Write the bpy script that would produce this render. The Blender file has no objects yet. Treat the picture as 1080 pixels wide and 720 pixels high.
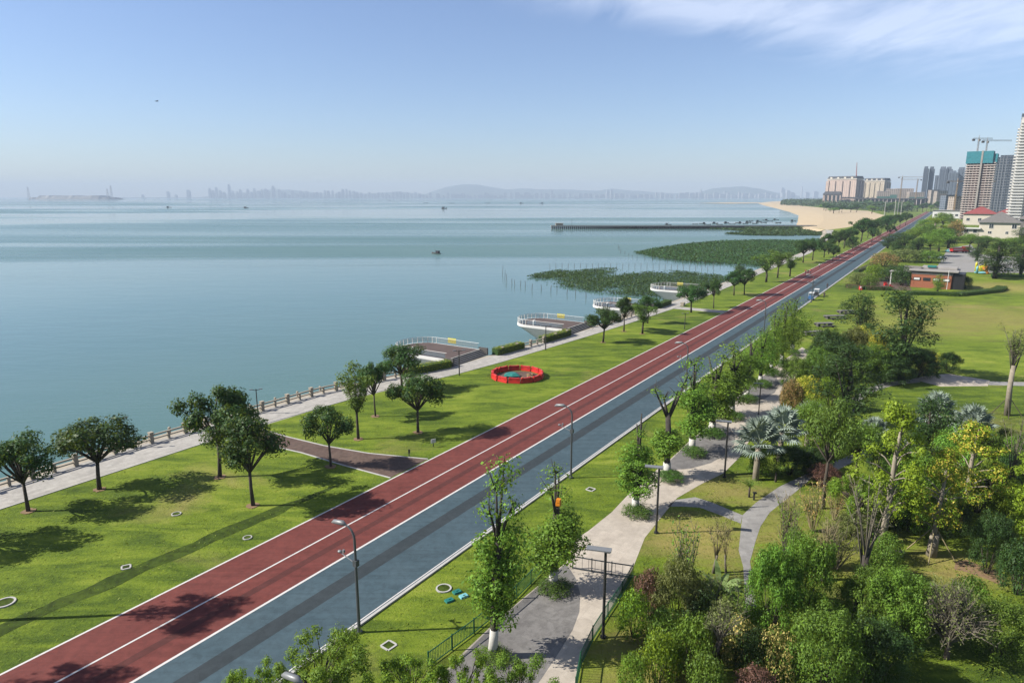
import bpy, math, random
import numpy as np
R = math.radians
C = bpy.context.scene.collection
# ------------------------------------------------------------------ survey of the place
F, H, P = 720.0, 28.0, math.atan(153/720)          # drone 28 m above the lawn, looking slightly down
TH = R(32.5); S_, C_ = math.sin(TH), math.cos(TH)  # the boulevard runs 32.5 degrees right of the view
SEA = -2.5
def G(px, py, z=0.0):
    dx = (px-540)/F; y = -(py-360)/F
    dy = math.cos(P)+y*math.sin(P); dz = -math.sin(P)+y*math.cos(P)
    t = (z-H)/dz
    return (dx*t, dy*t)
def UV(px, py, z=0.0):
    x, y = G(px, py, z); return (x*S_+y*C_, x*C_-y*S_)
def XY(u, v): return (u*S_+v*C_, u*C_-v*S_)        # u along the boulevard, v to the right of it
def depth(x, y, z=0.0): return y*math.cos(P)+(H-z)*math.sin(P)
def top_z(y, py):
    yv = -(py-360)/F
    return H + y*(yv*math.cos(P)-math.sin(P))/(math.cos(P)+yv*math.sin(P))
def at_y(px, Y, z=0.0): return ((px-540)/F*depth(0, Y, z), Y)
ORD = ['first','second','third','fourth','fifth','sixth','seventh','eighth','ninth','tenth','eleventh','twelfth','thirteenth',
       'fourteenth','fifteenth','sixteenth','seventeenth','eighteenth','nineteenth','twentieth']
# ------------------------------------------------------------------ object helpers
def tag(o, label=None, cat=None, group=None, kind=None):
    if label: o['label'] = label
    if cat: o['category'] = cat
    if group: o['group'] = group
    if kind: o['kind'] = kind
    return o
def empty(name, loc=(0,0,0), rz=0.0, scale=None):
    o = bpy.data.objects.new(name, None); C.objects.link(o)
    o.empty_display_size = .3
    o.location = loc if len(loc) == 3 else (loc[0], loc[1], 0); o.rotation_euler = (0,0,rz)
    if scale: o.scale = scale
    return o
def thing(name, label, cat, loc=(0,0,0), rz=0.0, group=None, scale=None):
    return tag(empty(name, loc, rz, scale), label, cat, group)
def mesh_obj(name, me, parent=None, loc=None, rz=0.0, scale=None):
    o = bpy.data.objects.new(name, me); C.objects.link(o)
    if parent: o.parent = parent
    if loc: o.location = loc if len(loc) == 3 else (loc[0], loc[1], 0)
    if rz: o.rotation_euler = (0,0,rz)
    if scale: o.scale = scale
    return o
def copy_tree(o, parent=None):
    c = o.copy(); C.objects.link(c)
    if parent: c.parent = parent
    for ch in list(o.children): copy_tree(ch, c)
    return c
class MB:
    def __init__(s): s.v = []; s.f = []; s.m = []
    def add(s, vs, fs, m=0):
        b = len(s.v); s.v += [tuple(p) for p in vs]; s.f += [tuple(i+b for i in f) for f in fs]; s.m += [m]*len(fs); return s
    def box(s, c, d, rz=0, m=0, taper=1.0):
        x, y, z = d[0]/2, d[1]/2, d[2]/2; vs = []
        ca, sa = math.cos(rz), math.sin(rz)
        for k, (sx, sy, sz) in enumerate([(-1,-1,-1),(1,-1,-1),(1,1,-1),(-1,1,-1),(-1,-1,1),(1,-1,1),(1,1,1),(-1,1,1)]):
            t = taper if sz > 0 else 1
            a, b = sx*x*t, sy*y*t
            vs.append((c[0]+a*ca-b*sa, c[1]+a*sa+b*ca, c[2]+sz*z))
        return s.add(vs, [(3,2,1,0),(4,5,6,7),(0,1,5,4),(1,2,6,5),(2,3,7,6),(3,0,4,7)], m)
    def prism(s, poly, z0, z1, m=0, mtop=None, inset=None):
        n = len(poly); bot = [(p[0],p[1],z0) for p in (inset or poly)]; top = [(p[0],p[1],z1) for p in poly]
        s.add(bot+top, [tuple(range(n-1,-1,-1))]+[(i,(i+1)%n,n+(i+1)%n,n+i) for i in range(n)], m)
        return s.add(top, [tuple(range(n))], m if mtop is None else mtop)
    def tube(s, pts, rad, n=6, m=0, cap=True):
        pts = [np.array(p, float) for p in pts]
        if not hasattr(rad, '__len__'): rad = [rad]*len(pts)
        rings = []
        for i, p in enumerate(pts):
            d = pts[min(i+1,len(pts)-1)]-pts[max(i-1,0)]; d = d/(np.linalg.norm(d)+1e-9)
            a = np.cross(d, (0,0,1) if abs(d[2]) < .9 else (1,0,0)); a /= np.linalg.norm(a); b = np.cross(d, a)
            rings.append([p+rad[i]*(a*math.cos(2*math.pi*k/n)+b*math.sin(2*math.pi*k/n)) for k in range(n)])
        vs = [tuple(q) for r in rings for q in r]; fs = []
        for i in range(len(pts)-1):
            for k in range(n):
                fs.append((i*n+k, (i+1)*n+k, (i+1)*n+(k+1)%n, i*n+(k+1)%n))
        if cap: fs += [tuple(range(n)), tuple(range((len(pts)-1)*n+n-1, (len(pts)-1)*n-1, -1))]
        return s.add(vs, fs, m)
    def ell(s, c, r, n=10, k=6, m=0):
        vs = []; fs = []
        for j in range(1, k):
            t = math.pi*j/k
            for i in range(n):
                a = 2*math.pi*i/n
                vs.append((c[0]+r[0]*math.sin(t)*math.cos(a), c[1]+r[1]*math.sin(t)*math.sin(a), c[2]+r[2]*math.cos(t)))
        T = len(vs); vs += [(c[0],c[1],c[2]+r[2]), (c[0],c[1],c[2]-r[2])]
        for i in range(n):
            fs.append((T, i, (i+1)%n)); fs.append((T+1, (k-2)*n+(i+1)%n, (k-2)*n+i))
            for j in range(k-2): fs.append((j*n+i, (j+1)*n+i, (j+1)*n+(i+1)%n, j*n+(i+1)%n))
        return s.add(vs, fs, m)
    def mesh(s, name, mats, smooth=False):
        me = bpy.data.meshes.new(name); me.from_pydata(s.v, [], s.f)
        for m in (mats if isinstance(mats, (list, tuple)) else [mats]): me.materials.append(m)
        me.polygons.foreach_set('material_index', s.m)
        if smooth: me.polygons.foreach_set('use_smooth', [True]*len(s.f))
        me.update(); return me
    def build(s, name, mats, parent=None, loc=None, rz=0.0, smooth=False):
        return mesh_obj(name, s.mesh(name, mats, smooth), parent, loc, rz)
# ------------------------------------------------------------------ materials
def newmat(name):
    m = bpy.data.materials.new(name); m.use_nodes = True
    nt = m.node_tree; nt.nodes.clear()
    out = nt.nodes.new('ShaderNodeOutputMaterial'); return m, nt, out
def noise(nt, vec, scale, detail=4, rough=.6, dist=0):
    n = nt.nodes.new('ShaderNodeTexNoise'); n.inputs['Scale'].default_value = scale
    n.inputs['Detail'].default_value = detail; n.inputs['Roughness'].default_value = rough; n.inputs['Distortion'].default_value = dist
    if vec is not None: nt.links.new(vec, n.inputs['Vector'])
    return n.outputs['Fac']
def ramp(nt, fac, stops):
    r = nt.nodes.new('ShaderNodeValToRGB'); e = r.color_ramp.elements
    while len(e) < len(stops): e.new(.5)
    for i, (p, c) in enumerate(stops):
        e[i].position = p; e[i].color = (*c, 1) if hasattr(c, '__len__') else (c, c, c, 1)
    nt.links.new(fac, r.inputs['Fac']); return r.outputs['Color']
def mix(nt, fac, a, b, mode='MIX'):
    n = nt.nodes.new('ShaderNodeMix'); n.data_type = 'RGBA'; n.blend_type = mode
    for q, val in ((0, fac), (6, a), (7, b)):
        sock = n.inputs[q]
        if isinstance(val, (int, float)): sock.default_value = val if q == 0 else (val, val, val, 1)
        elif isinstance(val, tuple): sock.default_value = (*val[:3], 1)
        else: nt.links.new(val, sock)
    return n.outputs[2]
def math_(nt, op, a, b=None, clamp=False):
    n = nt.nodes.new('ShaderNodeMath'); n.operation = op; n.use_clamp = clamp
    for i, val in enumerate((a, b)):
        if val is None: continue
        if isinstance(val, (int, float)): n.inputs[i].default_value = val
        else: nt.links.new(val, n.inputs[i])
    return n.outputs[0]
def position(nt, scale=(1,1,1), rz=0.0):
    g = nt.nodes.new('ShaderNodeNewGeometry'); mp = nt.nodes.new('ShaderNodeMapping')
    mp.inputs['Scale'].default_value = scale; mp.inputs['Rotation'].default_value = (0,0,rz)
    nt.links.new(g.outputs['Position'], mp.inputs['Vector']); return mp.outputs['Vector']
def principled(nt, out, col, rough=.7, bump=None, bstr=.3, bdist=.05, spec=.4, metal=0):
    b = nt.nodes.new('ShaderNodeBsdfPrincipled')
    if isinstance(col, tuple): b.inputs['Base Color'].default_value = (*col[:3], 1)
    else: nt.links.new(col, b.inputs['Base Color'])
    if isinstance(rough, (int, float)): b.inputs['Roughness'].default_value = rough
    else: nt.links.new(rough, b.inputs['Roughness'])
    b.inputs['Specular IOR Level'].default_value = spec; b.inputs['Metallic'].default_value = metal
    if bump is not None:
        bn = nt.nodes.new('ShaderNodeBump'); bn.inputs['Strength'].default_value = bstr; bn.inputs['Distance'].default_value = bdist
        nt.links.new(bump, bn.inputs['Height']); nt.links.new(bn.outputs['Normal'], b.inputs['Normal'])
    nt.links.new(b.outputs[0], out.inputs['Surface']); return b
def pm(name, c, var=.25, scale=1.5, rough=.7, fine=25, bump=.15, metal=0, spec=.4):
    """plain surface with large and fine procedural wear"""
    m, nt, out = newmat(name)
    c = tuple(x*.54 for x in c)
    tc = nt.nodes.new('ShaderNodeTexCoord').outputs['Object']
    a = noise(nt, tc, scale, 5); b = noise(nt, tc, fine, 3)
    s = math_(nt, 'ADD', math_(nt, 'MULTIPLY', a, .65), math_(nt, 'MULTIPLY', b, .35))
    col = ramp(nt, s, [(.3, tuple(x*(1-var) for x in c)), (.7, tuple(min(1, x*(1+var)) for x in c))])
    principled(nt, out, col, rough, b, bump, .02, spec, metal); return m
def leafmat(name, dark, light, trans=.24, tint=.14):
    m, nt, out = newmat(name)
    dark, light = tuple(x*.84 for x in dark), tuple(x*.80 for x in light)
    g = nt.nodes.new('ShaderNodeNewGeometry'); oi = nt.nodes.new('ShaderNodeObjectInfo')
    n = noise(nt, position(nt), .8, 2)
    f = math_(nt, 'ADD', math_(nt, 'MULTIPLY', g.outputs['Random Per Island'], .7), math_(nt, 'MULTIPLY', n, .5))
    col = ramp(nt, f, [(.15, dark), (.55, tuple((a+b)/2 for a, b in zip(dark, light))), (1.0, light)])
    hs = nt.nodes.new('ShaderNodeHueSaturation')
    nt.links.new(col, hs.inputs['Color'])
    nt.links.new(math_(nt, 'ADD', math_(nt, 'MULTIPLY', oi.outputs['Random'], .03), .485), hs.inputs['Hue'])
    nt.links.new(math_(nt, 'ADD', math_(nt, 'MULTIPLY', oi.outputs['Random'], tint*2), 1-tint), hs.inputs['Value'])
    b = nt.nodes.new('ShaderNodeBsdfPrincipled'); nt.links.new(hs.outputs[0], b.inputs['Base Color'])
    b.inputs['Roughness'].default_value = .55; b.inputs['Specular IOR Level'].default_value = .16
    t = nt.nodes.new('ShaderNodeBsdfTranslucent'); nt.links.new(mix(nt, .5, hs.outputs[0], (.25,.3,.02)), t.inputs['Color'])
    mx = nt.nodes.new('ShaderNodeMixShader'); mx.inputs[0].default_value = trans
    nt.links.new(b.outputs[0], mx.inputs[1]); nt.links.new(t.outputs[0], mx.inputs[2]); nt.links.new(mx.outputs[0], out.inputs['Surface'])
    return m
M = {}
L = {}
L['sea'] = leafmat('leaf_dark_glossy', (.010,.034,.008), (.048,.110,.022), .22)
L['dark'] = leafmat('leaf_deep_green', (.011,.032,.010), (.048,.098,.022), .22)
L['mid'] = leafmat('leaf_mid_green', (.034,.078,.012), (.125,.205,.030))
L['green'] = leafmat('leaf_fresh_green', (.042,.100,.012), (.150,.265,.030))
L['street'] = leafmat('leaf_camphor', (0.046,0.105,0.012), (0.173,0.288,0.033), .35)
L['lime'] = leafmat('leaf_lime', (.085,.165,.010), (.270,.400,.030), .4)
L['yellow'] = leafmat('leaf_yellow', (0.256,0.243,0.026), (0.614,0.512,0.077), .3)
L['varieg'] = leafmat('leaf_variegated', (0.128,0.154,0.038), (0.768,0.614,0.205), .3)
L['olive'] = leafmat('leaf_olive', (0.058,0.077,0.020), (0.166,0.192,0.058))
L['maroon'] = leafmat('leaf_maroon', (0.051,0.028,0.023), (0.154,0.077,0.058), .2)
L['rust'] = leafmat('leaf_rust', (0.205,0.141,0.051), (0.422,0.282,0.102))
L['silver'] = leafmat('leaf_silver', (.110,.150,.120), (.300,.360,.310), .15)
L['banana'] = leafmat('leaf_banana', (0.077,0.141,0.038), (0.243,0.358,0.128), .3)
L['mang'] = leafmat('leaf_mangrove', (.024,.060,.014), (.036,.080,.019), .15)
L['far'] = leafmat('leaf_far_wood', (.018,.040,.014), (.055,.090,.026), .15)
L['hedge'] = leafmat('leaf_hedge', (0.028,0.070,0.013), (0.090,0.166,0.026), .2)
L['hedgey'] = leafmat('leaf_hedge_golden', (0.141,0.179,0.013), (0.486,0.486,0.038), .3)
M['bark'] = pm('bark', (.075,.060,.045), .4, 3, .9)
M['barkdark'] = pm('bark_dark', (.050,.042,.034), .4, 3, .9)
M['barkpale'] = pm('bark_pale', (.30,.26,.20), .35, 3, .9)
M['twig'] = pm('twig_straw', (.30,.25,.13), .35, 3, .9)
M['twiggrey'] = pm('twig_grey', (.17,.15,.11), .35, 3, .9)
M['whitewash'] = pm('whitewash', (.58,.57,.53), .2, 4, .8)
M['pole'] = pm('pole_grey_paint', (.075,.085,.090), .15, 2, .45)
M['poledark'] = pm('pole_dark', (.030,.030,.032), .2, 2, .5)
M['lampgrey'] = pm('lamp_grey', (.20,.21,.22), .15, 3, .4)
M['white'] = pm('white_paint', (.74,.74,.72), .1, 2, .6)
M['stone'] = pm('beige_stone', (.42,.37,.29), .22, 1.2, .85)
M['conc'] = pm('pale_concrete', (.46,.45,.42), .15, .8, .85)
M['darkc'] = pm('dark_concrete', (.10,.095,.09), .3, .5, .9)
M['deck'] = pm('brown_deck', (.100,.066,.056), .3, .6, .8)
M['sign'] = pm('yellow_sign', (.70,.62,.03), .1, 3, .5)
M['redp'] = pm('red_plastic', (.68,.035,.03), .12, 2, .4)
M['teal'] = pm('teal_tarp', (.015,.20,.17), .5, 2.5, .5)
M['black'] = pm('black', (.012,.012,.014), .2, 2, .5)
M['glass'] = pm('dark_glass', (.035,.045,.055), .3, .3, .12, spec=.6)
M['greenf'] = pm('green_mesh_paint', (.012,.095,.042), .2, 3, .5)
M['wood'] = pm('stake_wood', (.10,.075,.05), .35, 4, .9)
M['soil'] = pm('bare_soil', (.25,.16,.085), .3, 3, .95)
M['orange'] = pm('orange_plastic', (.75,.26,.02), .12, 2, .5)
M['blue'] = pm('blue_paint', (.05,.16,.36), .15, 2, .4)
M['cyan'] = pm('cyan_plastic', (.20,.52,.58), .12, 2, .5)
M['brick'] = pm('red_brick', (.34,.115,.055), .25, 4, .85)
M['roofgrey'] = pm('roof_grey', (.17,.16,.15), .2, .5, .8)
M['roofpale'] = pm('roof_pale', (.36,.34,.32), .15, .5, .8)
M['roofred'] = pm('roof_red_tile', (.28,.055,.050), .25, 1.2, .8)
M['villa'] = pm('villa_render', (.66,.60,.50), .08, .4, .8)
M['skin'] = pm('skin', (.42,.24,.16), .1, 3, .6)
M['cloth1'] = pm('dark_cloth', (.03,.03,.04), .2, 3, .8)
M['cloth2'] = pm('red_cloth', (.35,.05,.05), .2, 3, .8)
M['cloth3'] = pm('pale_cloth', (.50,.50,.52), .2, 3, .8)
M['bird'] = pm('bird_grey', (.07,.07,.08), .2, 3, .8)

RZS = -(math.pi/2-TH)
def lawn_material():
    m, nt, out = newmat('lawn_grass')
    p = position(nt); ps = position(nt, (.28,1,1), R(32.5)-math.pi/2)
    big = noise(nt, p, .04, 4, .6, .3); mid = noise(nt, ps, .55, 5, .68, .6); fin = noise(nt, p, 4.0, 5, .75); fib = noise(nt, p, 24, 2, .7)
    s = math_(nt, 'ADD', math_(nt, 'ADD', math_(nt, 'MULTIPLY', big, .30), math_(nt, 'MULTIPLY', mid, .38)),
              math_(nt, 'ADD', math_(nt, 'MULTIPLY', fin, .20), math_(nt, 'MULTIPLY', fib, .12)))
    col = ramp(nt, s, [(.38, (.022,.042,.005)), (.46, (.052,.082,.008)), (.52, (.092,.130,.011)), (.58, (.134,.166,.020)), (.68, (.200,.192,.050))])
    dry = noise(nt, p, .055, 5, .62, .5)
    col = mix(nt, math_(nt, 'MULTIPLY', math_(nt, 'SUBTRACT', dry, .57, True), 4.5, True), col, (.19,.155,.06))
    g = nt.nodes.new('ShaderNodeNewGeometry').outputs['Position']
    for px, py, r, amt in ((735,566,5.5,.85),(690,700,4.5,.7),(757,515,4,.6),(1040,335,26,.55),(960,345,14,.35),(1062,303,16,.7),(1010,600,3.5,.8),(820,560,3,.4),(885,590,5,.45)):
        d = nt.nodes.new('ShaderNodeVectorMath'); d.operation = 'DISTANCE'; nt.links.new(g, d.inputs[0]); d.inputs[1].default_value = (*G(px,py), 0)
        f = math_(nt, 'SUBTRACT', 1.25, math_(nt, 'ADD', math_(nt, 'DIVIDE', d.outputs['Value'], r), math_(nt, 'MULTIPLY', math_(nt, 'SUBTRACT', mid, .5), 2.2)), True)
        col = mix(nt, math_(nt, 'MULTIPLY', f, amt, True), col, (.20,.165,.055))     # worn, dry turf
    tuft = ramp(nt, noise(nt, p, .9, 4, .7, .8), [(.30, .62), (.46, 1.0)])
    col = mix(nt, .8, col, tuft, 'MULTIPLY')
    principled(nt, out, col, .95, fin, .7, .15, .12); return m
def paved(name, c1, c2, brick=None, mortar=.7, scale=1.0, stain=.35, rz=0.0, spec=.2, rough=.85, k_=.60, streak=False):
    m, nt, out = newmat(name)
    c1, c2 = tuple(x*k_ for x in c1), tuple(x*k_ for x in c2)
    p = position(nt, (1,1,1), rz)
    col = ramp(nt, noise(nt, p, .35, 6, .65), [(.32, c1), (.68, c2)])
    if brick:
        b = nt.nodes.new('ShaderNodeTexBrick'); nt.links.new(p, b.inputs['Vector'])
        b.inputs['Scale'].default_value = scale; b.inputs['Mortar Size'].default_value = .02
        b.inputs['Brick Width'].default_value = brick[0]; b.inputs['Row Height'].default_value = brick[1]
        b.inputs['Color1'].default_value = (1,1,1,1); b.inputs['Color2'].default_value = (.84,.84,.84,1); b.inputs['Mortar'].default_value = (mortar,mortar,mortar,1)
        col = mix(nt, 1.0, col, b.outputs['Color'], 'MULTIPLY')
    st = ramp(nt, noise(nt, p, 1.6, 6, .7, .6), [(.35, 1-stain), (.6, 1.0)])
    col = mix(nt, 1.0, col, st, 'MULTIPLY')
    if streak:      # tyre and sweeping streaks run along the boulevard; faint cross seams
        sv = noise(nt, position(nt, (.018,2.6,1), RZS), 1.0, 5, .6, .15)
        col = mix(nt, 1.0, col, ramp(nt, sv, [(.36, .86), (.52, 1.0), (.68, 1.06)]), 'MULTIPLY')
        pt = noise(nt, position(nt, (.16,.5,1), RZS), 1.0, 2, .4)
        col = mix(nt, 1.0, col, ramp(nt, pt, [(.64, 1.0), (.67, .92)]), 'MULTIPLY')
    fi = noise(nt, p, 18, 3)
    col = mix(nt, 1.0, col, ramp(nt, fi, [(.3, .88), (.7, 1.06)]), 'MULTIPLY')
    principled(nt, out, col, rough, fi, .2, .01, spec); return m
M['lawn'] = lawn_material()
RZ = -(math.pi/2-TH)
M['track'] = paved('red_track', (.165,.040,.033), (.205,.055,.045), None, stain=.26, k_=.56, streak=True)
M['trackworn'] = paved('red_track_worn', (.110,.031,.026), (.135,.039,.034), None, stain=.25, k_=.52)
M['road'] = paved('asphalt_blue_grey', (.056,.096,.120), (.072,.116,.142), None, stain=.24, k_=.60, streak=True)
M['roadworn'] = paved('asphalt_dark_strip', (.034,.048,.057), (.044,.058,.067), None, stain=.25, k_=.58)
M['line'] = pm('road_paint', (.70,.68,.66), .15, 3, .7)
M['kerb'] = pm('kerb_concrete', (.50,.49,.47), .18, 1.5, .85)
M['walk'] = paved('pale_promenade', (.42,.40,.37), (.52,.50,.46), (1.2,.6), .82, 1.0, .2, RZ)
M['plaza'] = paved('pale_path_tiles', (.50,.44,.37), (.58,.52,.44), (1.6,.8), .86, 1.0, .16, RZ)
M['plazagrey'] = paved('grey_plaza_slabs', (.205,.195,.19), (.26,.25,.24), (1.6,.8), .85, 1.0, .3, RZ)
M['path2'] = paved('grey_footpath', (.31,.30,.29), (.38,.37,.35), (.8,.8), .85, 1.0, .2)
M['brickpath'] = paved('brown_paver_path', (.135,.088,.072), (.18,.125,.10), (.5,.25), .75, 1.0, .35, RZ)
M['strip'] = paved('ditch_shade_and_lid_green', (.034,.062,.006), (.075,.115,.012), None, stain=.55, spec=.1, k_=.62)  # darker green for the painted ditch shade, also on the manhole lids
M['sand'] = paved('beach_sand', (.52,.41,.26), (.62,.50,.33), None, stain=.15, spec=.2)
M['rock'] = pm('revetment_rock', (.36,.31,.25), .4, .8, .95, 6, .6)
M['farland'] = paved('far_land', (.10,.12,.07), (.18,.18,.13), None, stain=.4, spec=.1)
M['hill'] = paved('far_hill', (.09,.12,.10), (.13,.16,.13), None, stain=.3, spec=.1)
def sea_material():
    m, nt, out = newmat('sea_water')
    p = position(nt)
    streak = noise(nt, position(nt, (.00075,.0032,1), R(-6)), 1.0, 5, .5, .9)
    sw = ramp(nt, streak, [(.43, 0.0), (.59, 1.0)])           # wind-ruffled lanes against calm slicks
    mud = noise(nt, position(nt, (.006,.012,1)), 1.0, 4, .6)
    col = ramp(nt, mud, [(.3, (.044,.094,.082)), (.7, (.062,.112,.094))])
    wv = math_(nt, 'ADD', noise(nt, position(nt, (.45,1.1,1), R(12)), 1.0, 4, .65), math_(nt, 'MULTIPLY', noise(nt, position(nt, (.07,.16,1), R(-8)), 1.0, 3), 2.2))
    bn = nt.nodes.new('ShaderNodeBump'); bn.inputs['Distance'].default_value = .14
    nt.links.new(wv, bn.inputs['Height'])
    nt.links.new(math_(nt, 'ADD', math_(nt, 'MULTIPLY', sw, .50), .20), bn.inputs['Strength'])
    b = nt.nodes.new('ShaderNodeBsdfPrincipled'); nt.links.new(col, b.inputs['Base Color'])
    nt.links.new(math_(nt, 'ADD', math_(nt, 'MULTIPLY', sw, .30), .03), b.inputs['Roughness'])
    b.inputs['IOR'].default_value = 1.33; b.inputs['Specular IOR Level'].default_value = .5
    nt.links.new(bn.outputs[0], b.inputs['Normal']); nt.links.new(b.outputs[0], out.inputs['Surface']); return m
M['sea'] = sea_material()
def facade(name, wall, glass, w=3.0, h=3.1, gap=.35, vgap=.4, rz=0.0):
    """wall with a regular procedural grid of window openings, in object space"""
    m, nt, out = newmat(name)
    wall, glass = tuple(x*.56 for x in wall), tuple(x*.66 for x in glass)
    tc = nt.nodes.new('ShaderNodeTexCoord'); sx = nt.nodes.new('ShaderNodeSeparateXYZ'); nt.links.new(tc.outputs['Object'], sx.inputs[0])
    nm = nt.nodes.new('ShaderNodeSeparateXYZ'); nt.links.new(tc.outputs['Normal'], nm.inputs[0])
    side = math_(nt, 'GREATER_THAN', math_(nt, 'ABSOLUTE', nm.outputs[0]), .7)
    hx = math_(nt, 'ADD', math_(nt, 'MULTIPLY', sx.outputs[0], math_(nt, 'SUBTRACT', 1.0, side)), math_(nt, 'MULTIPLY', sx.outputs[1], side))
    fx = math_(nt, 'FRACT', math_(nt, 'ADD', math_(nt, 'DIVIDE', hx, w), 100.25)); fz = math_(nt, 'FRACT', math_(nt, 'ADD', math_(nt, 'DIVIDE', sx.outputs[2], h), 100.0))
    win = math_(nt, 'MULTIPLY', math_(nt, 'GREATER_THAN', fx, gap), math_(nt, 'GREATER_THAN', fz, vgap))
    win = math_(nt, 'MULTIPLY', win, math_(nt, 'LESS_THAN', math_(nt, 'ABSOLUTE', nm.outputs[2]), .5))
    wcol = ramp(nt, noise(nt, tc.outputs['Object'], .15, 4), [(.3, tuple(c*.85 for c in wall)), (.7, wall)])
    gcol = ramp(nt, noise(nt, tc.outputs['Object'], .6, 2), [(.35, tuple(c*.6 for c in glass)), (.65, tuple(c*1.4 for c in glass))])
    principled(nt, out, mix(nt, win, wcol, gcol), mix(nt, win, .8, .25), None); return m
M['hotel'] = facade('hotel_wall', (.60,.46,.38), (.16,.13,.12), 4.2, 3.4, .55, .45)
M['hotel2'] = facade('hotel_wall_cream', (.58,.50,.38), (.20,.17,.13), 4.0, 3.4, .55, .45)
M['tower'] = facade('tower_wall', (.70,.67,.62), (.30,.30,.30), 5.0, 3.1, .74, .35)
M['gtower'] = facade('grey_tower_wall', (.10,.12,.15), (.05,.065,.085), 4.0, 3.4, .3, .35)
M['gtower2'] = facade('slate_tower_wall', (.16,.19,.23), (.07,.09,.12), 4.5, 3.4, .35, .4)
M['glasst'] = facade('glass_tower_wall', (.22,.24,.27), (.055,.07,.09), 3.4, 3.4, .22, .2)
M['lowblock'] = facade('low_block_wall', (.42,.36,.30), (.12,.10,.09), 4.5, 3.3, .5, .4)
M['hazeblock'] = facade('far_block_wall', (.50,.50,.50), (.20,.22,.24), 9, 7, .5, .45)
M['mansard'] = pm('mansard_slate', (.055,.055,.06), .25, .2, .8)
M['screen'] = pm('teal_safety_net', (.02,.22,.27), .3, .25, .8)
M['slab'] = pm('raw_slab', (.60,.52,.48), .15, .3, .9)
M['core'] = pm('orange_formwork', (.55,.15,.09), .3, .3, .8)
M['net'] = pm('green_net', (.04,.15,.11), .3, .2, .8)
M['cranew'] = pm('crane_grey', (.36,.33,.30), .2, .3, .7)
M['craney'] = pm('crane_ochre', (.50,.33,.16), .2, .3, .7)
M['craner'] = pm('crane_red', (.34,.09,.07), .2, .3, .7)
HAZE, SUN, SKY, DUST, EXPO, CLOUD = 0.000115, 5.2, 0.060, 0.3, 1.25, (9.0,9.4,10.6)
# ------------------------------------------------------------------ the setting
def sheet(name, poly, z, mat, kind='structure', label=None):
    me = bpy.data.meshes.new(name); me.from_pydata([(p[0],p[1],z) for p in poly], [], [tuple(range(len(poly)))])
    me.materials.append(mat); o = mesh_obj(name, me); o['kind'] = kind; return o
def ribbon(name, left, right, z, mat):
    n = len(left); me = bpy.data.meshes.new(name)
    me.from_pydata([(p[0],p[1],z) for p in left]+[(p[0],p[1],z) for p in right], [], [(i,i+1,n+i+1,n+i) for i in range(n-1)])
    me.materials.append(mat); o = mesh_obj(name, me); o['kind'] = 'structure'; return o
def band(name, us, v0, v1, z, mat): return ribbon(name, [XY(u,v0) for u in us], [XY(u,v1) for u in us], z, mat)
def interp(tab, u):
    for (a, b), (c, d) in zip(tab, tab[1:]):
        if u <= c: return b+(d-b)*(u-a)/(c-a)
    return tab[-1][1]
EDGE = [(-120,-77),(40,-76),(65,-75),(78,-71.8),(88,-68.6),(99,-67),(112,-65.3),(125,-64),(140,-63),(166,-61.3),(200,-61),(300,-62),(372,-62.5),(450,-68),(520,-74),(600,-84),(640,-91)]
WALKR = [(-120,-71.5),(51,-70.5),(70,-68.6),(84,-64.9),(95,-63.3),(110,-61.8),(125,-60.4),(140,-59.3),(166,-57.8),(200,-57.5),(300,-58.5),(372,-59),(450,-64.5),(520,-70.5),(600,-80),(660,-87)]
edge = lambda u: interp(EDGE, u)
us_edge = [u for u, _ in EDGE]
# the sea, flat out to the horizon
sheet('sea', [(-16000,-60),(16000,-60),(16000,17000),(-16000,17000)], SEA, M['sea'])
# land: coast traced from the survey, then the bay's beach and everything inland
coast = [XY(u, v-.9) for u, v in EDGE]
beach_w = [G(855,239.5,0), G(863,237,0), G(868.5,233,0), G(868,226,0), G(858,222.5,0), G(838,219,0), G(818,215.6,0), G(809,213.6,0), G(822,212.2,0)]
land = coast + beach_w + [(5200,7200),(16000,9000),(16000,-60),(-60,-60)]
sheet('ground', land, 0.0, M['lawn'])
# sloping rock revetment between promenade and water
n = len(coast); w2 = [XY(u, v-4.2) for u, v in EDGE]
rng = random.Random(3)
rv = []; rf = []
seg = []
for (a, va), (b, vb) in zip(EDGE, EDGE[1:]):
    k = max(1, int((b-a)/3)) if b < 330 else max(1, int((b-a)/12))
    seg += [(a+(b-a)*i/k) for i in range(k)]
seg.append(EDGE[-1][0])
for u in seg:
    for j in range(5):
        t = j/4; v = edge(u)-.9-3.6*t-(rng.uniform(-.25,.25) if 0 < j else 0)
        x, y = XY(u+(rng.uniform(-.6,.6) if j else 0), v); rv.append((x, y, -.004-t*2.9+(rng.uniform(-.18,.18) if 0 < j < 4 else 0)))
for i in range(len(seg)-1):
    for j in range(4): rf.append((i*5+j, (i+1)*5+j, (i+1)*5+j+1, i*5+j+1))
me = bpy.data.meshes.new('revetment'); me.from_pydata(rv, [], rf); me.materials.append(M['rock'])
mesh_obj('revetment', me)['kind'] = 'structure'
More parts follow.
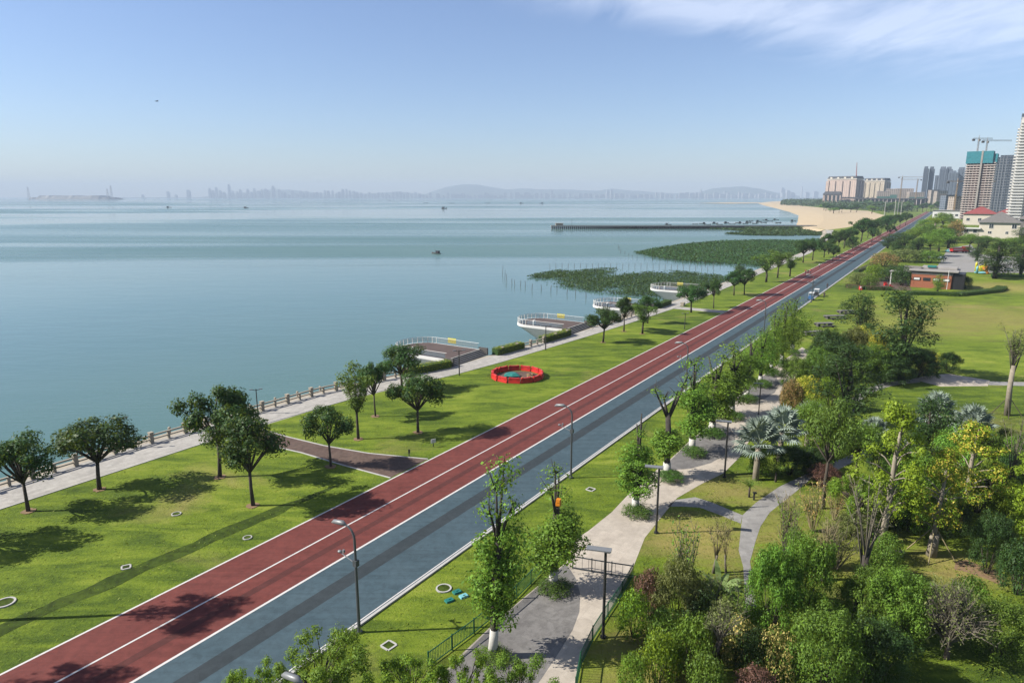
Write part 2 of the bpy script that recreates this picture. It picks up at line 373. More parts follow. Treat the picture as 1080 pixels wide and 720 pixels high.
# beach: sand sheet over the ground and a foreshore slope into the bay
sand_in = [G(872,242.5,0),G(893,240,0),G(915,235,0),G(933,227,0),G(915,222.3,0),G(880,220.5,0),G(850,217.5,0),G(832,214.8,0),G(830,213,0)]
ribbon('beach', sand_in, beach_w, .004, M['sand'])
bo = []
for i, p in enumerate(beach_w):
    q0, q1 = np.array(beach_w[max(i-1,0)]), np.array(beach_w[min(i+1,len(beach_w)-1)]); t_ = (q1-q0)/np.linalg.norm(q1-q0)
    bo.append(tuple(np.array(p)+np.array((-t_[1], t_[0]))*(14+8*min(i,4))))
me = bpy.data.meshes.new('foreshore'); me.from_pydata([(*XY(640,-91.9),.002)]+[(*p,.002) for p in beach_w]+[(*XY(640,-99),SEA-.2)]+[(*p,SEA-.2) for p in bo], [], [(i,i+1,10+i+1,10+i) for i in range(9)])
me.materials.append(M['sand']); mesh_obj('foreshore', me)['kind'] = 'structure'
# promenade, boulevard
us = [u for u, _ in EDGE]
ribbon('promenade', [XY(u, edge(u)) for u in us], [XY(u, interp(WALKR,u)) for u in us], .006, M['walk'])
LONG = [-60, 20, 80, 200, 400, 700, 1000, 1500]
band('running_track', LONG, -45.2, -37.9, .006, M['track'])
band('road', LONG, -37.7, -30.6, .006, M['road'])
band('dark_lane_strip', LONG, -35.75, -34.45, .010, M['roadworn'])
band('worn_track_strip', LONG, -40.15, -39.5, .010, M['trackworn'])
for name, v, w in (('track_edge_line', -45.1, .17), ('track_centre_line', -41.55, .15), ('road_edge_line', -37.8, .20), ('kerb_line', -30.78, .10)):
    band(name, LONG, v-w/2, v+w/2, .014, M['line'])
def kerb_run(name, v, w, h, u0, u1, mat):
    mb = MB(); k = 40
    pts = [XY(u0, v-w/2), XY(u1, v-w/2), XY(u1, v+w/2), XY(u0, v+w/2)]
    mb.prism(pts, -.05, h); o = mb.build(name, mat); o['kind'] = 'structure'
kerb_run('kerb', -30.42, .22, .12, -60, 1400, M['kerb'])
ribbon('sea_wall_cap', [XY(u, edge(u)-.9) for u in us], [XY(u, edge(u)) for u in us], .005, M['stone'])
for i, (a, b) in enumerate((( -60, 68),)): pass
# kerb of the promenade lawn
mbk = MB()
wr = [u for u, _ in WALKR if u <= 372]
for a, b in zip(wr, wr[1:]):
    va, vb = interp(WALKR,a), interp(WALKR,b)
    mbk.prism([XY(a,va),XY(b,vb),XY(b,vb+.15),XY(a,va+.15)], -.05, .06)
mbk.build('promenade_kerb', M['kerb'])['kind'] = 'structure'
# brown paver path from promenade to track, with its pale edging
pl = [(47.4,-70.6),(47.6,-64),(48.1,-58.5),(48.0,-52),(48.2,-45.4)]; pr = [(50.9,-70.5),(50.7,-64),(51.0,-58),(52.0,-52),(54.2,-45.4)]
paver_outline = pl+pr[::-1]
ribbon('paver_path', [XY(*p) for p in pl], [XY(*p) for p in pr], .008, M['brickpath'])
for side in (pl, pr):
    mb = MB()
    for a, b in zip(side, side[1:]):
        d = np.array(b)-np.array(a); q = np.array((-d[1], d[0]))/np.linalg.norm(d)*.09
        mb.prism([XY(*(np.array(a)-q)), XY(*(np.array(b)-q)), XY(*(np.array(b)+q)), XY(*(np.array(a)+q))], -.05, .05)
    mb.build('paver_edging', M['kerb'])['kind'] = 'structure'
band('side_path', [167,171], -58, -45.4, .008, M['walk'])
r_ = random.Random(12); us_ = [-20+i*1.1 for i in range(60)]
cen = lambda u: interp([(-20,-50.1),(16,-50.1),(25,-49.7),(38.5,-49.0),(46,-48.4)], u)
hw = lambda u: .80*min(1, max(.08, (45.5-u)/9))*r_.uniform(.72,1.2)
ribbon('painted_ditch_shade', [XY(u, cen(u)-hw(u)) for u in us_], [XY(u, cen(u)+hw(u)) for u in us_], .010, M['strip'])  # shade of a shallow ditch, laid on the lawn as a darker green
# garden paths: pale winding path with grey plazas, grey foot path, hexagonal plaza
def gp(pts, z=0): return [G(*p) for p in pts]
sheet('plaza', gp([(640,740),(606,722),(610,702),(622,676),(637,653),(652,628),(667,600),(680,567),(700,542),(714,525),(740,510),(763,499),(780,482),(790,465),(806,448),(822,428),(832,410),(842,392),(856,372),(846,366),(832,376),(812,390),(793,404),(776,420),(758,440),(746,450),(727,465),(707,484),(693,495),(663,521),(645,540),(620,560),(607,568),(598,592),(545,636),(520,658),(480,696),(440,740)]), .010, M['plaza'])
sheet('grey_plaza', gp([(572,714),(590,687),(604,664),(611,645),(612,626),(607,609),(597,594),(545,637.5),(520,659.5),(483,696),(450,730),(560,730)]), .014, M['plazagrey'])
sheet('grey_plaza', gp([(694,494),(708,495.5),(728,494),(750,488),(765,479),(774,469),(776,460),(770,452),(756,446),(747,450.5),(728,465.5),(708,484.5)]), .014, M['plazagrey'])
sheet('grey_plaza', gp([(776,421),(790,424),(806,421),(817,414),(822,405),(818,396),(812,391.5),(794,404.5)]), .014, M['plazagrey'])
sheet('footpath', gp([(786,640),(784,598),(779,580),(783,543),(797,530),(822,513),(843,503),(866,493),(893,481),(925,470),(960,462),(964,466),(930,475),(902,486),(880,497),(855,505),(835,522),(812,540),(802,555),(797,570),(791,592),(798,640)]), .012, M['path2'])
sheet('footpath', gp([(704,534),(712,527),(733,524),(752,530),(783,543),(781,552),(760,543),(738,535),(722,534)]), .010, M['path2'])
sheet('hexagon_plaza', gp([(961,399.5),(980,396),(1000,394),(1044,401),(1042,407),(992,407.5)]), .014, M['plaza'])
sheet('footpath', gp([(966,399),(971,403),(950,405),(934,408.5),(917,415),(905,424),(898,440),(890,440),(894,424),(908,412),(930,404)]), .010, M['path2'])
sheet('footpath', gp([(1043,402),(1130,404),(1130,408),(1043,406)]), .010, M['path2'])
# a bare, dry patch and a soil bed in the garden
sheet('bare_patch', gp([(1008,592),(1020,590),(1034,596),(1052,602),(1062,612),(1058,618),(1040,610),(1020,603),(1006,600)]), .006, M['soil'])
# kiosk forecourt, parking and car park road
sheet('car_park', gp([(985,287),(1000,262),(1024,258),(1034,268),(1080,272),(1140,275),(1140,288),(1060,288),(1020,287)]), .008, M['path2'])
sheet('kiosk_court', gp([(912,302),(925,293),(950,290),(962,306),(940,306),(915,306)]), .008, M['brickpath'])
# sandbar, far shore, hills
sheet('sandbar', [G(736,214.3,SEA),G(770,213.7,SEA),G(801,213.7,SEA),G(803,214.4,SEA),G(770,214.9,SEA)], SEA+.5, M['sand'])
sheet('far_shore', [(-9000,12200),(-3000,12000),(500,11600),(3300,11400),(5200,9500),(9000,9000),(9000,16500),(-9000,16500)], 1.0, M['farland'])
def hill(name, profile, Y, depth_, mat):
    """rolling ridge: profile is (pixel x, pixel top); a real ridge with depth"""
    k = 7; vs = []; fs = []
    rr = random.Random(int(profile[0][0]))
    N = 60; x0, x1 = profile[0][0], profile[-1][0]
    for j in range(k):
        t = j/(k-1); env = math.sin(math.pi*t)**.8
        for i in range(N):
            px = x0+(x1-x0)*i/(N-1); pt = 207-(207-interp(profile, px))*.88
            zt = max(0, top_z(Y+depth_/2, pt)+rr.uniform(-3,3))
            X, _ = at_y(px, Y+depth_/2); vs.append((X, Y+depth_*t, zt*env if 0 < j < k-1 else -3))
    for j in range(k-1):
        for i in range(N-1): fs.append((j*N+i, j*N+i+1, (j+1)*N+i+1, (j+1)*N+i))
    me = bpy.data.meshes.new(name); me.from_pydata(vs, [], fs); me.materials.append(mat)
    me.polygons.foreach_set('use_smooth', [True]*len(fs)); o = mesh_obj(name, me); o['kind'] = 'structure'
hill('hills', [(225,207),(255,203),(285,199),(310,199.5),(335,203),(360,205.5),(400,203),(420,201.5),(450,205)], 13200, 1500, M['hill'])
hill('hills', [(448,205),(462,199),(475,195),(490,192.5),(503,193),(518,196),(534,199),(552,197.5),(575,199),(600,199),(630,200.5),(645,198),(660,199.5),(700,203),(740,205)], 13400, 2000, M['hill'])
hill('hills', [(720,206),(738,202),(752,197.5),(770,196),(782,195),(797,197.5),(812,202),(830,205)], 12200, 1600, M['hill'])
# ------------------------------------------------------------------ promenade railing, terraces
def railing(u0, u1, label, off=.35):
    r = thing('stone_railing', label, 'railing', (*XY(u0, edge(u0)+off), 0))
    ox, oy = XY(u0, edge(u0)+off)
    k = max(2, round((u1-u0)/2.05))
    P_ = [XY(u0+(u1-u0)*i/k, edge(u0+(u1-u0)*i/k)+off) for i in range(k+1)]
    big = MB().box((0,0,.62),(.42,.42,1.24)).box((0,0,1.28),(.52,.52,.10)).mesh('pillar', M['stone'])
    small = MB().box((0,0,.5),(.26,.26,1.0)).mesh('post', M['stone'])
    for i, p in enumerate(P_):
        mesh_obj('pillar' if i % 2 == 0 else 'post', big if i % 2 == 0 else small, r, (p[0]-ox, p[1]-oy, 0), R(57.5))
    for i, (a, b) in enumerate(zip(P_, P_[1:])):
        L_ = math.dist(a, b); ang = math.atan2(b[1]-a[1], b[0]-a[0])
        me = MB().box((0,0,.93),(L_-.30,.20,.16)).box((0,0,.45),(L_-.30,.16,.14)).mesh('rail', M['stone'])
        mesh_obj('rail', me, r, ((a[0]+b[0])/2-ox, (a[1]+b[1])/2-oy, 0), ang)
railing(8, 47, 'beige stone railing along the promenade behind the leftmost trees')
railing(47.6, 80, 'beige stone railing curving along the promenade up to the nearest terrace hedge')
railing(101, 121.4, 'short beige stone railing between the two nearest sea terraces')
railing(137, 152, 'short stone railing past the second sea terrace behind the lawn trees')
# bollards on the outer sea wall
mbw = MB()
for a, b in zip(range(0, 72, 4), range(4, 76, 4)):
    va, vb = edge(a)-2.6, edge(b)-2.6
    mbw.prism([XY(a,va-.5),XY(b,vb-.5),XY(b,vb+.5),XY(a,va+.5)], -2.6, -.55)
mbw.build('sea_wall', M['stone'])['kind'] = 'structure'
bol = MB().tube([(0,0,0),(0,0,.7)], [.17,.15], 8).ell((0,0,.75),(.2,.2,.14)).mesh('stone_bollard', M['stone'])
for i, u in enumerate([38,44.7,50.6,56,60,63.8,67.5,71]):
    o = mesh_obj('stone_bollard', bol, None, (*XY(u, edge(u)-2.6), -.55))
    tag(o, f'small stone bollard on the outer sea wall, {ORD[i]} from the left edge', 'bollard', 'bollards on the sea wall')
# sea terraces: raised fan deck with white hull, glass rail, yellow sign, stairs
def terrace(u0, v0, W, Lg, label, where):
    """local frame: x along the promenade, y out over the sea"""
    o = thing('sea_terrace', label, 'terrace', (*XY(u0, v0), 0), math.pi/2-TH, 'round-nosed terraces over the water')
    zt = .95
    def outline(k, s=1.0, inset=0):
        pts = [(inset, 1.6)]
        for i in range(k+1):
            t = math.pi*(1-i/k); 
            pts.append((W/2+math.cos(t)*(W/2-inset), 1.6+(Lg-1.6-W*.42)+math.sin(t)*(W*.42-inset)))
        pts.append((W-inset, 1.6)); return pts
    out = outline(18)
    low = [(W/2+(x-W/2)*.55, 1.6+(y-1.6)*.62) for x, y in out]
    MB().prism(out, -2.7, zt-.5, inset=low).build('hull', M['white'], o)
    MB().prism(out, zt-.5, zt).build('fascia', M['white'], o)
    MB().prism(outline(18, inset=.35), zt, zt+.03).build('deck', M['deck'], o)
    for k in range(5):
        h = zt*(k+1)/5
        MB().box((W/2,1.6*(k+.5)/5,h/2),(W,1.6/5,h-.006)).box((W/2,1.6*(k+.5)/5+.05,h-.02),(W,1.6/5-.1,.06), m=1).build('step', [M['darkc'], M['conc']], o)
    for x in (-.16, W+.16): MB().box((x,.85,.65),(.3,1.9,1.3)).build('cheek_wall', M['darkc'], o)
    rp = outline(14, inset=.15)
    post = MB().box((0,0,.55),(.09,.09,1.1)).mesh('rail_post', M['white'])
    for i, p in enumerate(rp[1:-1]): mesh_obj('rail_post', post, o, (p[0], p[1], zt))
    MB().tube([(p[0],p[1],zt+1.1) for p in rp], .04, 5).build('handrail', M['white'], o)
    gl = MB()
    for a, b in zip(rp, rp[1:]):
        ang = math.atan2(b[1]-a[1], b[0]-a[0]); d = math.dist(a, b)
        gl.box(((a[0]+b[0])/2,(a[1]+b[1])/2,zt+.60),(d*.94,.02,.75), ang)
    gl.build('glass_panel', M['railglass'], o)
    sg = tag(MB().box((W-.1,Lg*.50,zt+.85),(.05,1.9,.95)).build('notice_board', M['sign'], o), 'yellow notice on the rail')
    MB().box((1.0,Lg*.62,zt+.55),(.7,.35,1.1)).build('cabinet', M['white'], o)
    return o
m_, nt_, out_ = newmat('rail_glass')
gb = nt_.nodes.new('ShaderNodeBsdfGlossy'); gb.inputs['Roughness'].default_value = .05; gb.inputs['Color'].default_value = (.7,.75,.75,1)
tb = nt_.nodes.new('ShaderNodeBsdfTransparent'); mx_ = nt_.nodes.new('ShaderNodeMixShader'); mx_.inputs[0].default_value = .22
nt_.links.new(tb.outputs[0], mx_.inputs[1]); nt_.links.new(gb.outputs[0], mx_.inputs[2]); nt_.links.new(mx_.outputs[0], out_.inputs['Surface'])
M['railglass'] = m_
TER = [(88.8,-68.2,9.8,15.5,'nearest round white sea terrace with brown deck and yellow notice'),
       (123.2,-64.2,9.8,15.0,'second nearest white sea terrace, beside the short stone railing'),
       (154.5,-62.0,9.8,14.0,'third white sea terrace, half hidden behind three lawn trees'),
       (193.0,-61.0,9.8,14.5,'farthest white sea terrace, in front of the mangrove bed')]
for t in TER: terrace(t[0], t[1], t[2], t[3], t[4], None)
# ------------------------------------------------------------------ lamps
def street_lamp_proto():
    r = empty('street_lamp')
    MB().tube([(0,0,0),(0,0,.15)], .22, 10).build('base', M['pole'], r)
    pts = [(0,0,.15),(0,0,3.4),(0,0,6.6)]+[(-.75*(1-math.cos(t)),0,6.6+.85*math.sin(t)) for t in (R(20),R(45),R(70),R(95))]
    MB().tube(pts, [.11,.095,.08,.075,.07,.065,.06], 8).build('pole', M['pole'], r)
    hd = MB(); hd.tube([(-.72,0,7.46),(-1.0,0,7.52),(-1.75,0,7.42),(-2.0,0,7.30)], [.07,.17,.15,.04], 8)
    hd.build('lamp_head', M['lampgrey'], r, smooth=True)
    MB().tube([(0,0,4.95),(-1.35,0,5.35)], .035, 6).build('sensor_arm', M['lampgrey'], r)
    MB().ell((-1.40,0,5.40),(.17,.13,.10)).box((-1.05,0,5.52),(.14,.12,.20)).build('camera', M['lampgrey'], r)
    MB().box((.02,0,5.0),(.30,.30,.42)).build('control_box', M['pole'], r)
    return r
SL = [((380,667),'grey curved street lamp on the kerb nearest the camera'),((599,503),'grey curved street lamp second along the kerb, beside the tree with orange tape'),
      ((707,413),'third grey street lamp along the kerb, behind pruned street trees'),((771,352),'fourth grey street lamp along the kerb, farther up the road'),
      ((818,316),'fifth grey street lamp along the kerb, above the tall street tree crowns')]
lp = street_lamp_proto()
for i, (p, lab) in enumerate(SL):
    o = lp if i == 0 else copy_tree(lp)
    u, v = UV(*p); o.location = (*XY(u, -29.9), 0); o.rotation_euler = (0,0,-TH); tag(o, lab, 'street lamp', 'curved street lamps along the kerb')
o = copy_tree(lp); o.location = (-8.5, 25.4, 0); o.rotation_euler = (0,0,-TH)
tag(o, 'street lamp arm poking out of the leafy crown at the bottom edge', 'street lamp', 'curved street lamps along the kerb')
def park_light_proto():
    r = empty('park_light')
    MB().tube([(0,0,0),(0,0,.12)], .16, 8).build('base', M['poledark'], r)
    MB().tube([(0,0,.12),(0,0,5.0)], [.085,.07], 8).build('pole', M['poledark'], r)
    mb = MB(); mb.box((-.35,0,5.12),(1.3,.42,.07)); mb.box((.12,0,5.05),(.25,.2,.12))
    mb.build('light_panel', M['lampgrey'], r); return r
pk = park_light_proto()
PL = [((636,672),(640,579),'dark T-topped park light beside the pale path nearest the camera'),((692,562),(693,492),'dark park light on the lawn edge past the bar fence'),
      ((764,503),(765,444),'dark park light beside the silver fan palms'),((800,437),(800,404),'dark park light at the far bend of the pale path')]
for i, (p, t, lab) in enumerate(PL):
    o = pk if i == 0 else copy_tree(pk)
    x, y = G(*p); o.location = (x, y, 0); s = top_z(y, t[1])/5.15; o.scale = (s,s,s); o.rotation_euler = (0,0,-.25)
    tag(o, lab, 'park light', 'dark park lights along the pale path')
def promenade_lamp_proto():
    r = empty('promenade_lamp')
    MB().tube([(0,0,0),(0,0,3.5)], [.08,.06], 8).build('pole', M['poledark'], r)
    MB().tube([(0,0,3.3),(-.55,0,3.42)], .04, 6).tube([(0,0,3.3),(.55,0,3.42)], .04, 6).build('bracket', M['poledark'], r)
    [MB().box((x,0,3.45),(.42,.2,.09)).build('lamp', M['lampgrey'], r) for x in (-.62,.62)]
    return r
pr_ = promenade_lamp_proto()
QL = [((484.5,396),369,'thin dark lamp by the steps of the nearest terrace'),((575.5,369),343,'thin dark lamp in front of the hedge of the second terrace'),
      ((722,347),330,'thin dark lamp on the lawn beside the track'),((130,472),440,'double-headed lamp behind the wide second tree from the left'),
      ((272,436),410,'lamp above the railing beside the big dark lawn trees'),((640,343),320,'thin lamp half hidden behind the trees of the third terrace')]
for i, (p, t, lab) in enumerate(QL):
    o = pr_ if i == 0 else copy_tree(pr_)
    x, y = G(*p); o.location = (x, y, 0); s = top_z(y, t)/3.5; o.scale = (s,s,s); o.rotation_euler = (0,0,.3)
    tag(o, lab, 'lamp', 'thin promenade lamps')
# ------------------------------------------------------------------ fences in the garden
def mesh_fence(name, pts, h, label, mat, gap=.22, rail=.035, bars=True):
    pts = [np.array(p) for p in pts]; o0 = pts[0]
    r = thing(name, label, 'fence', (o0[0], o0[1], 0))
    for a, b in zip(pts, pts[1:]):
        d = np.linalg.norm(b-a); k = max(1, round(d/2.2)); ang = math.atan2(b[1]-a[1], b[0]-a[0])
        for i in range(k):
            p = a+(b-a)*i/k; q = a+(b-a)*(i+1)/k; c = (p+q)/2-o0; L_ = d/k
            mesh_obj('post', MB().box((0,0,h/2+.03),(.07,.07,h+.06)).mesh('post', mat), r, (*(p-o0), 0), ang)
            mb = MB().box((0,0,h-.05),(L_-.06,rail,rail)).box((0,0,.12),(L_-.06,rail,rail))
            if bars:
                nb = max(2, int(L_/gap))
                for j in range(nb): mb.box((-L_/2+L_*(j+.5)/nb,0,h/2),(.025,.02,h-.2))
            mb.build('panel', mat, r, (*c, 0), ang)
mesh_fence('green_fence', [G(452,704),G(500,668),G(545,631),G(574,601)], 1.1, 'green bar fence between the lawn strip and the grey plaza', M['greenf'], .14, .05)
mesh_fence('green_fence', [G(607,732),G(612,704),G(625,676),G(641,650),G(656,628),G(668,607)], 1.1, 'green bar fence between the pale path and the shrub thicket', M['greenf'], .14, .05)
mesh_fence('bar_fence', [G(604,599.5),G(624,603),G(645,606.5),G(668,610)], 1.1, 'dark low bar fence closing off the pale path', M['pole'], .45, .07)
# ------------------------------------------------------------------ small things on the lawns
cx, cy = G(545.5, 397); rad = 3.95
seg = MB()
nb = 13; w = 2*rad*math.sin(math.pi/nb)
seg.box((0,0,.18),(w*.97,.42,.36)); seg.box((0,0,.62),(w*.97,.26,.56)); seg.box((0,0,.95),(w*.90,.32,.12)); seg.box((-.35*w,0,1.05),(w*.12,.2,.1)); seg.box((.35*w,0,1.05),(w*.12,.2,.1))
for sx in (-.28,.28): seg.box((sx*w,0,.62),(w*.22,.30,.22), m=1)
segm = seg.mesh('plastic_barrier', [M['redp'], pm('red_plastic_recess_shade', (.42,.02,.02), .15, 3, .5)])  # second, darker red paints the shade of moulded recesses
for i in range(nb):
    a = 2*math.pi*(i+.5)/nb
    o = mesh_obj('plastic_barrier', segm, None, (cx+rad*math.cos(a), cy+rad*math.sin(a), 0), a+math.pi/2+.10*math.sin(i*5.3), (1,1,.82))
    tag(o, 'red plastic water barrier, one of the ring standing on the lawn', 'barrier', 'red barriers forming a ring on the lawn')
sheet('trampled_soil', [(cx+(rad-.4)*math.cos(t*.449), cy+(rad-.4)*math.sin(t*.449)) for t in range(14)], .006, M['brickpath'])
mb = MB(); rr = random.Random(5)
pts = [(-1.9,-.8),(-.6,-1.3),(.6,-.9),(.5,.5),(-.5,1.2),(-1.8,.7)]
mb.prism([(x*.55-.3,y*.55) for x, y in pts], .3, .62, inset=pts); mb.prism(pts, 0.0, .06)
tag(mb.build('tarpaulin', M['teal'], None, (cx-.2, cy, .01)), 'crumpled teal tarpaulin over a heap inside the red barrier ring', 'tarpaulin')
mb = MB()
for k in range(9): mb.ell((1.6+rr.uniform(-.9,.9), rr.uniform(-1.2,1.0), .12), (rr.uniform(.2,.5),rr.uniform(.2,.4),rr.uniform(.12,.35)), 7, 5)
tag(mb.build('soil_heap', M['soil'], None, (cx, cy, 0)), 'low heap of reddish soil inside the red barrier ring', 'soil heap')
def manhole(px, py, r, label, square=False, rz=0.5):
    x, y = G(px, py); o = thing('manhole_cover', label, 'manhole cover', (x, y, 0), rz, 'manhole covers set in the lawns')
    a, b = MB(), MB()
    if square:
        for sx, sy, w_, d_ in ((0,-r,2*r,.12),(0,r,2*r,.12),(-r,0,.12,2*r-.12),(r,0,.12,2*r-.12)): a.box((sx,sy,.03),(w_,d_,.06))
        b.box((0,0,.015),(2*r-.12,2*r-.12,.03))
    else:
        k = 20; ring = [(math.cos(2*math.pi*i/k), math.sin(2*math.pi*i/k)) for i in range(k)]
        for i in range(k):
            p, q = ring[i], ring[(i+1)%k]; i0 = r*.8
            a.prism([(p[0]*i0,p[1]*i0),(p[0]*r,p[1]*r),(q[0]*r,q[1]*r),(q[0]*i0,q[1]*i0)], 0, .08)
        b.prism([(p[0]*r*.8,p[1]*r*.8) for p in ring], 0, .05)
    a.build('rim', M['kerb'], o); b.build('lid', M['strip'] if not square else M['strip'], o)
manhole(5, 635.5, .68, 'large round manhole cover with pale rim at the left edge of the lawn')
manhole(133, 598, .30, 'small square manhole cover with pale outline beside the painted ditch shade', True)
manhole(186, 542, .42, 'round manhole cover in the lawn below the second tree')
manhole(261, 567, .38, 'round manhole cover between the painted ditch shade and the track')
manhole(468, 620.5, .58, 'round manhole cover with pale rim beside the teal plastic box lids')
manhole(410, 680.5, .36, 'square manhole cover with pale outline beside the nearest street lamp', True, .9)
manhole(623, 516, .34, 'square pale manhole cover on the lawn strip left of the pruned tree', True, .9)
for px, py, c, lab in ((482,624.5,'teal','teal plastic box lid lying beside the pale-rimmed manhole cover'),(489,629,'cyan','pale blue plastic box lid lying on the lawn strip beyond the teal ones'),(474,633.5,'teal','teal plastic box lid lying alone nearer the camera on the lawn strip')):
    x, y = G(px, py)
    mb = MB().box((0,0,.07),(.62,.42,.14), taper=.9).box((0,0,.16),(.18,.08,.05))  # flat loose lid of a utility box, with a small handle
    tag(mb.build('box_lid', M[c], None, (x,y,0), .6), lab, 'box lid', 'box lids on the lawn strip')
def post_sign(px, py, h, label, name, mat, w=.55):
    x, y = G(px, py); o = thing(name, label, 'sign', (x,y,0), .5)
    MB().box((0,0,h*.4),(.08,.08,h*.8)).build('post', M['poledark'], o)
    MB().box((0,-.05,h*.8),(w,.05,.45)).build('board', mat, o)
post_sign(457, 471, .9, 'small white sign board on the lawn near the track', 'lawn_sign', M['white'])
post_sign(431.5, 481, .75, 'small dark post sign at the mouth of the paver path', 'lawn_sign', M['poledark'], .2)
def bollard_light(px, py, label):
    x, y = G(px, py); o = thing('bollard_light', label, 'bollard light', (x,y,0))
    MB().tube([(0,0,0),(0,0,.65)], .09, 8).build('post', M['poledark'], o); MB().box((.05,0,.72),(.3,.22,.14)).build('lamp', M['poledark'], o)
bollard_light(795, 527, 'short dark bollard light on the lawn at the grey footpath')
bollard_light(678, 349.5, 'short dark bollard light beside the track near the terrace trees')
x, y = G(943, 587); o = thing('park_bench', 'low stone bench on the shaded lawn beside the yellow staked tree', 'bench', (x,y,0), .2)
MB().box((0,0,.42),(1.5,.5,.12)).build('seat', M['stone'], o)
for sx in (-.55,.55): MB().box((sx,0,.18),(.2,.42,.36)).build('leg', M['stone'], o)
x, y = G(955, 551); mb = MB(); mb.tube([(0,0,0),(.05,0,.7),(.0,0,1.3)], [.2,.16,.13], 7); mb.tube([(0,0,.6),(.3,0,1.25)], [.08,.06], 6)
tag(mb.build('tree_stump', M['barkpale'], None, (x,y,0)), 'pale forked tree stump beside the clipped dome shrub', 'tree stump')
# pale blocks at lawn's edge
x, y = G(720, 322.5); tag(MB().box((0,0,.4),(1.2,.8,.8)).box((0,0,.85),(1.35,.95,.1)).build('stone_plinth', M['stone'], None, (x,y,0), R(57)), 'pale stone plinth at the promenade beyond the third terrace', 'plinth')
x, y = G(842, 322); 
# ------------------------------------------------------------------ stakes in the shallows, pier, boats
stk = MB().tube([(0,0,-.6),(.03,0,1.0),(.0,.02,2.2)], [.09,.08,.06], 6).mesh('mooring_stake', M['wood'])
STK = [(530,289.5,1.6),(532.5,294,1.5),(534.5,297,1.3),(540,300,1),(543,301,.9),(549,301.5,.9),(554,302,.9),(561,306,1),(571,305.5,.8),(581,307,.9),(587.5,306.5,.7),(598,310,.9),(607,310.5,.8),(618,314,.9)]
STK += [(580+6.4*i, 282+.0*i+(i>15)*(i-15)*.22, .85) for i in range(28)]
STK += [(652,262,1.1),(653,264.5,1.2),(654.5,267,1.0),(659,268,.8),(663,270,.7),(667,271.5,.6)]
STK += [(672+8*i, 272.5+.75*i, .7) for i in range(12)]
STK += [(20*0+541+4*i, 301.5+1.2*i, .5) for i in range(0)]
for i, (px, py, s) in enumerate(STK):
    o = mesh_obj('mooring_stake', stk, None, (*G(px, py, SEA), SEA), i*1.3, (1,1,s)); o.rotation_euler = (.06*math.sin(i*2.1), .06*math.cos(i*1.7), i)
    grp = 'stakes round the near mangrove bed' if i < 42 else 'stakes round the far mangrove bed'
    tag(o, 'thin wooden stake in the shallows around the near mangrove bed' if i < 42 else 'thin wooden stake in the shallows around the far mangrove bed', 'stake', grp)
# long pier on piles
pa, pb = np.array(G(581,241.3,SEA)), np.array(G(860,241.0,SEA)); d = pb-pa; Lp = np.linalg.norm(d); ang = math.atan2(d[1], d[0])
o = thing('pier', 'long low concrete pier on closely spaced piles reaching out into the bay', 'pier', (pa[0],pa[1],SEA), ang)
MB().box((Lp/2,0,2.45),(Lp,6.0,.5)).build('deck', M['conc'], o)
MB().box((Lp/2,-2.9,2.95),(Lp,.16,.5)).build('parapet', M['conc'], o)
MB().box((Lp/2,2.9,2.95),(Lp,.16,.5)).build('parapet', M['conc'], o)
MB().box((8,0,3.9),(7,4.5,2.4)).box((8,0,5.2),(8,5.2,.25)).build('hut', M['stone'], o)
pil = MB().box((0,0,.9),(1.1,4.8,3.0)).mesh('pile', M['deck'])
for i in range(96): mesh_obj('pile', pil, o, (1.2+i*(Lp*.72)/95, 0, -.2))
MB().tube([(20,0,2.7),(20,0,9)], .15, 6).build('flag_pole', M['pole'], o)
def boat_proto(cab):
    r = empty('fishing_boat')
    mb = MB()
    prof = [(-4,1.1,.55),(-2,1.5,.5),(1,1.45,.55),(3,.9,.8),(4.4,.06,1.25)]
    vs = []
    for x, w_, z in prof: vs += [(x,-w_,z),(x,-w_*.6,-.35),(x,w_*.6,-.35),(x,w_,z)]
    fs = [(0,1,2,3)]
    for i in range(4):
        for k in range(3): fs.append((i*4+k,(i+1)*4+k,(i+1)*4+k+1,i*4+k+1))
        fs.append((i*4+3,(i+1)*4+3,(i+1)*4,i*4))
    mb.add(vs, fs); mb.build('hull', M['darkc'], r)
    if cab:
        MB().box((-1.6,0,1.3),(2.6,1.9,1.7)).box((-1.6,0,2.2),(3.2,2.3,.14)).build('cabin', M['cloth1'], r)
        MB().tube([(1,0,.5),(1,0,3.6)], .07, 5).build('mast', M['black'], r)
    else: MB().box((-2.6,0,.8),(.9,1.4,.5)).build('engine_box', M['cloth1'], r)
    return r
bp = [boat_proto(True), boat_proto(False)]; used = [False, False]
BT = [(460,267.5,0,.7,'dark boat alone on the open water left of the mangrove stakes'),(178,219,0,1.6,'tiny dark boat below the hazy skyline left of the tall far tower'),(259.5,219.5,0,1.7,'tiny dark boat under the left part of the hazy skyline'),
      (411,211.4,1,3.2,'tiny pale-distance boat below the low far skyline'),(449,214.3,1,2.4,'tiny boat near the left foot of the hazy hill'),(468.5,220,0,1.9,'small boat in front of the broad hazy hill'),(477,214.7,1,2.6,'tiny boat under the middle of the broad hazy hill'),
      (514,214.5,1,2.4,'tiny boat beneath the right shoulder of the broad hazy hill'),(550,214.8,0,2.2,'tiny boat on the water above the pier head'),(571,214.8,0,2.2,'tiny boat on the water just right of the one above the pier head')]
cl = [(704.5,237.2),(733,236.6),(741,236.2),(746,237),(754,235.8),(759,237),(766,235.4),(772,236.5),(779,235.2),(786,236),(789,234.6),(796,235.8),(800,233.8),(805,234.6),(807,232.6),(812,233.4),(818,232.2),(821,235),(836.5,233.4),(792,233.2)]
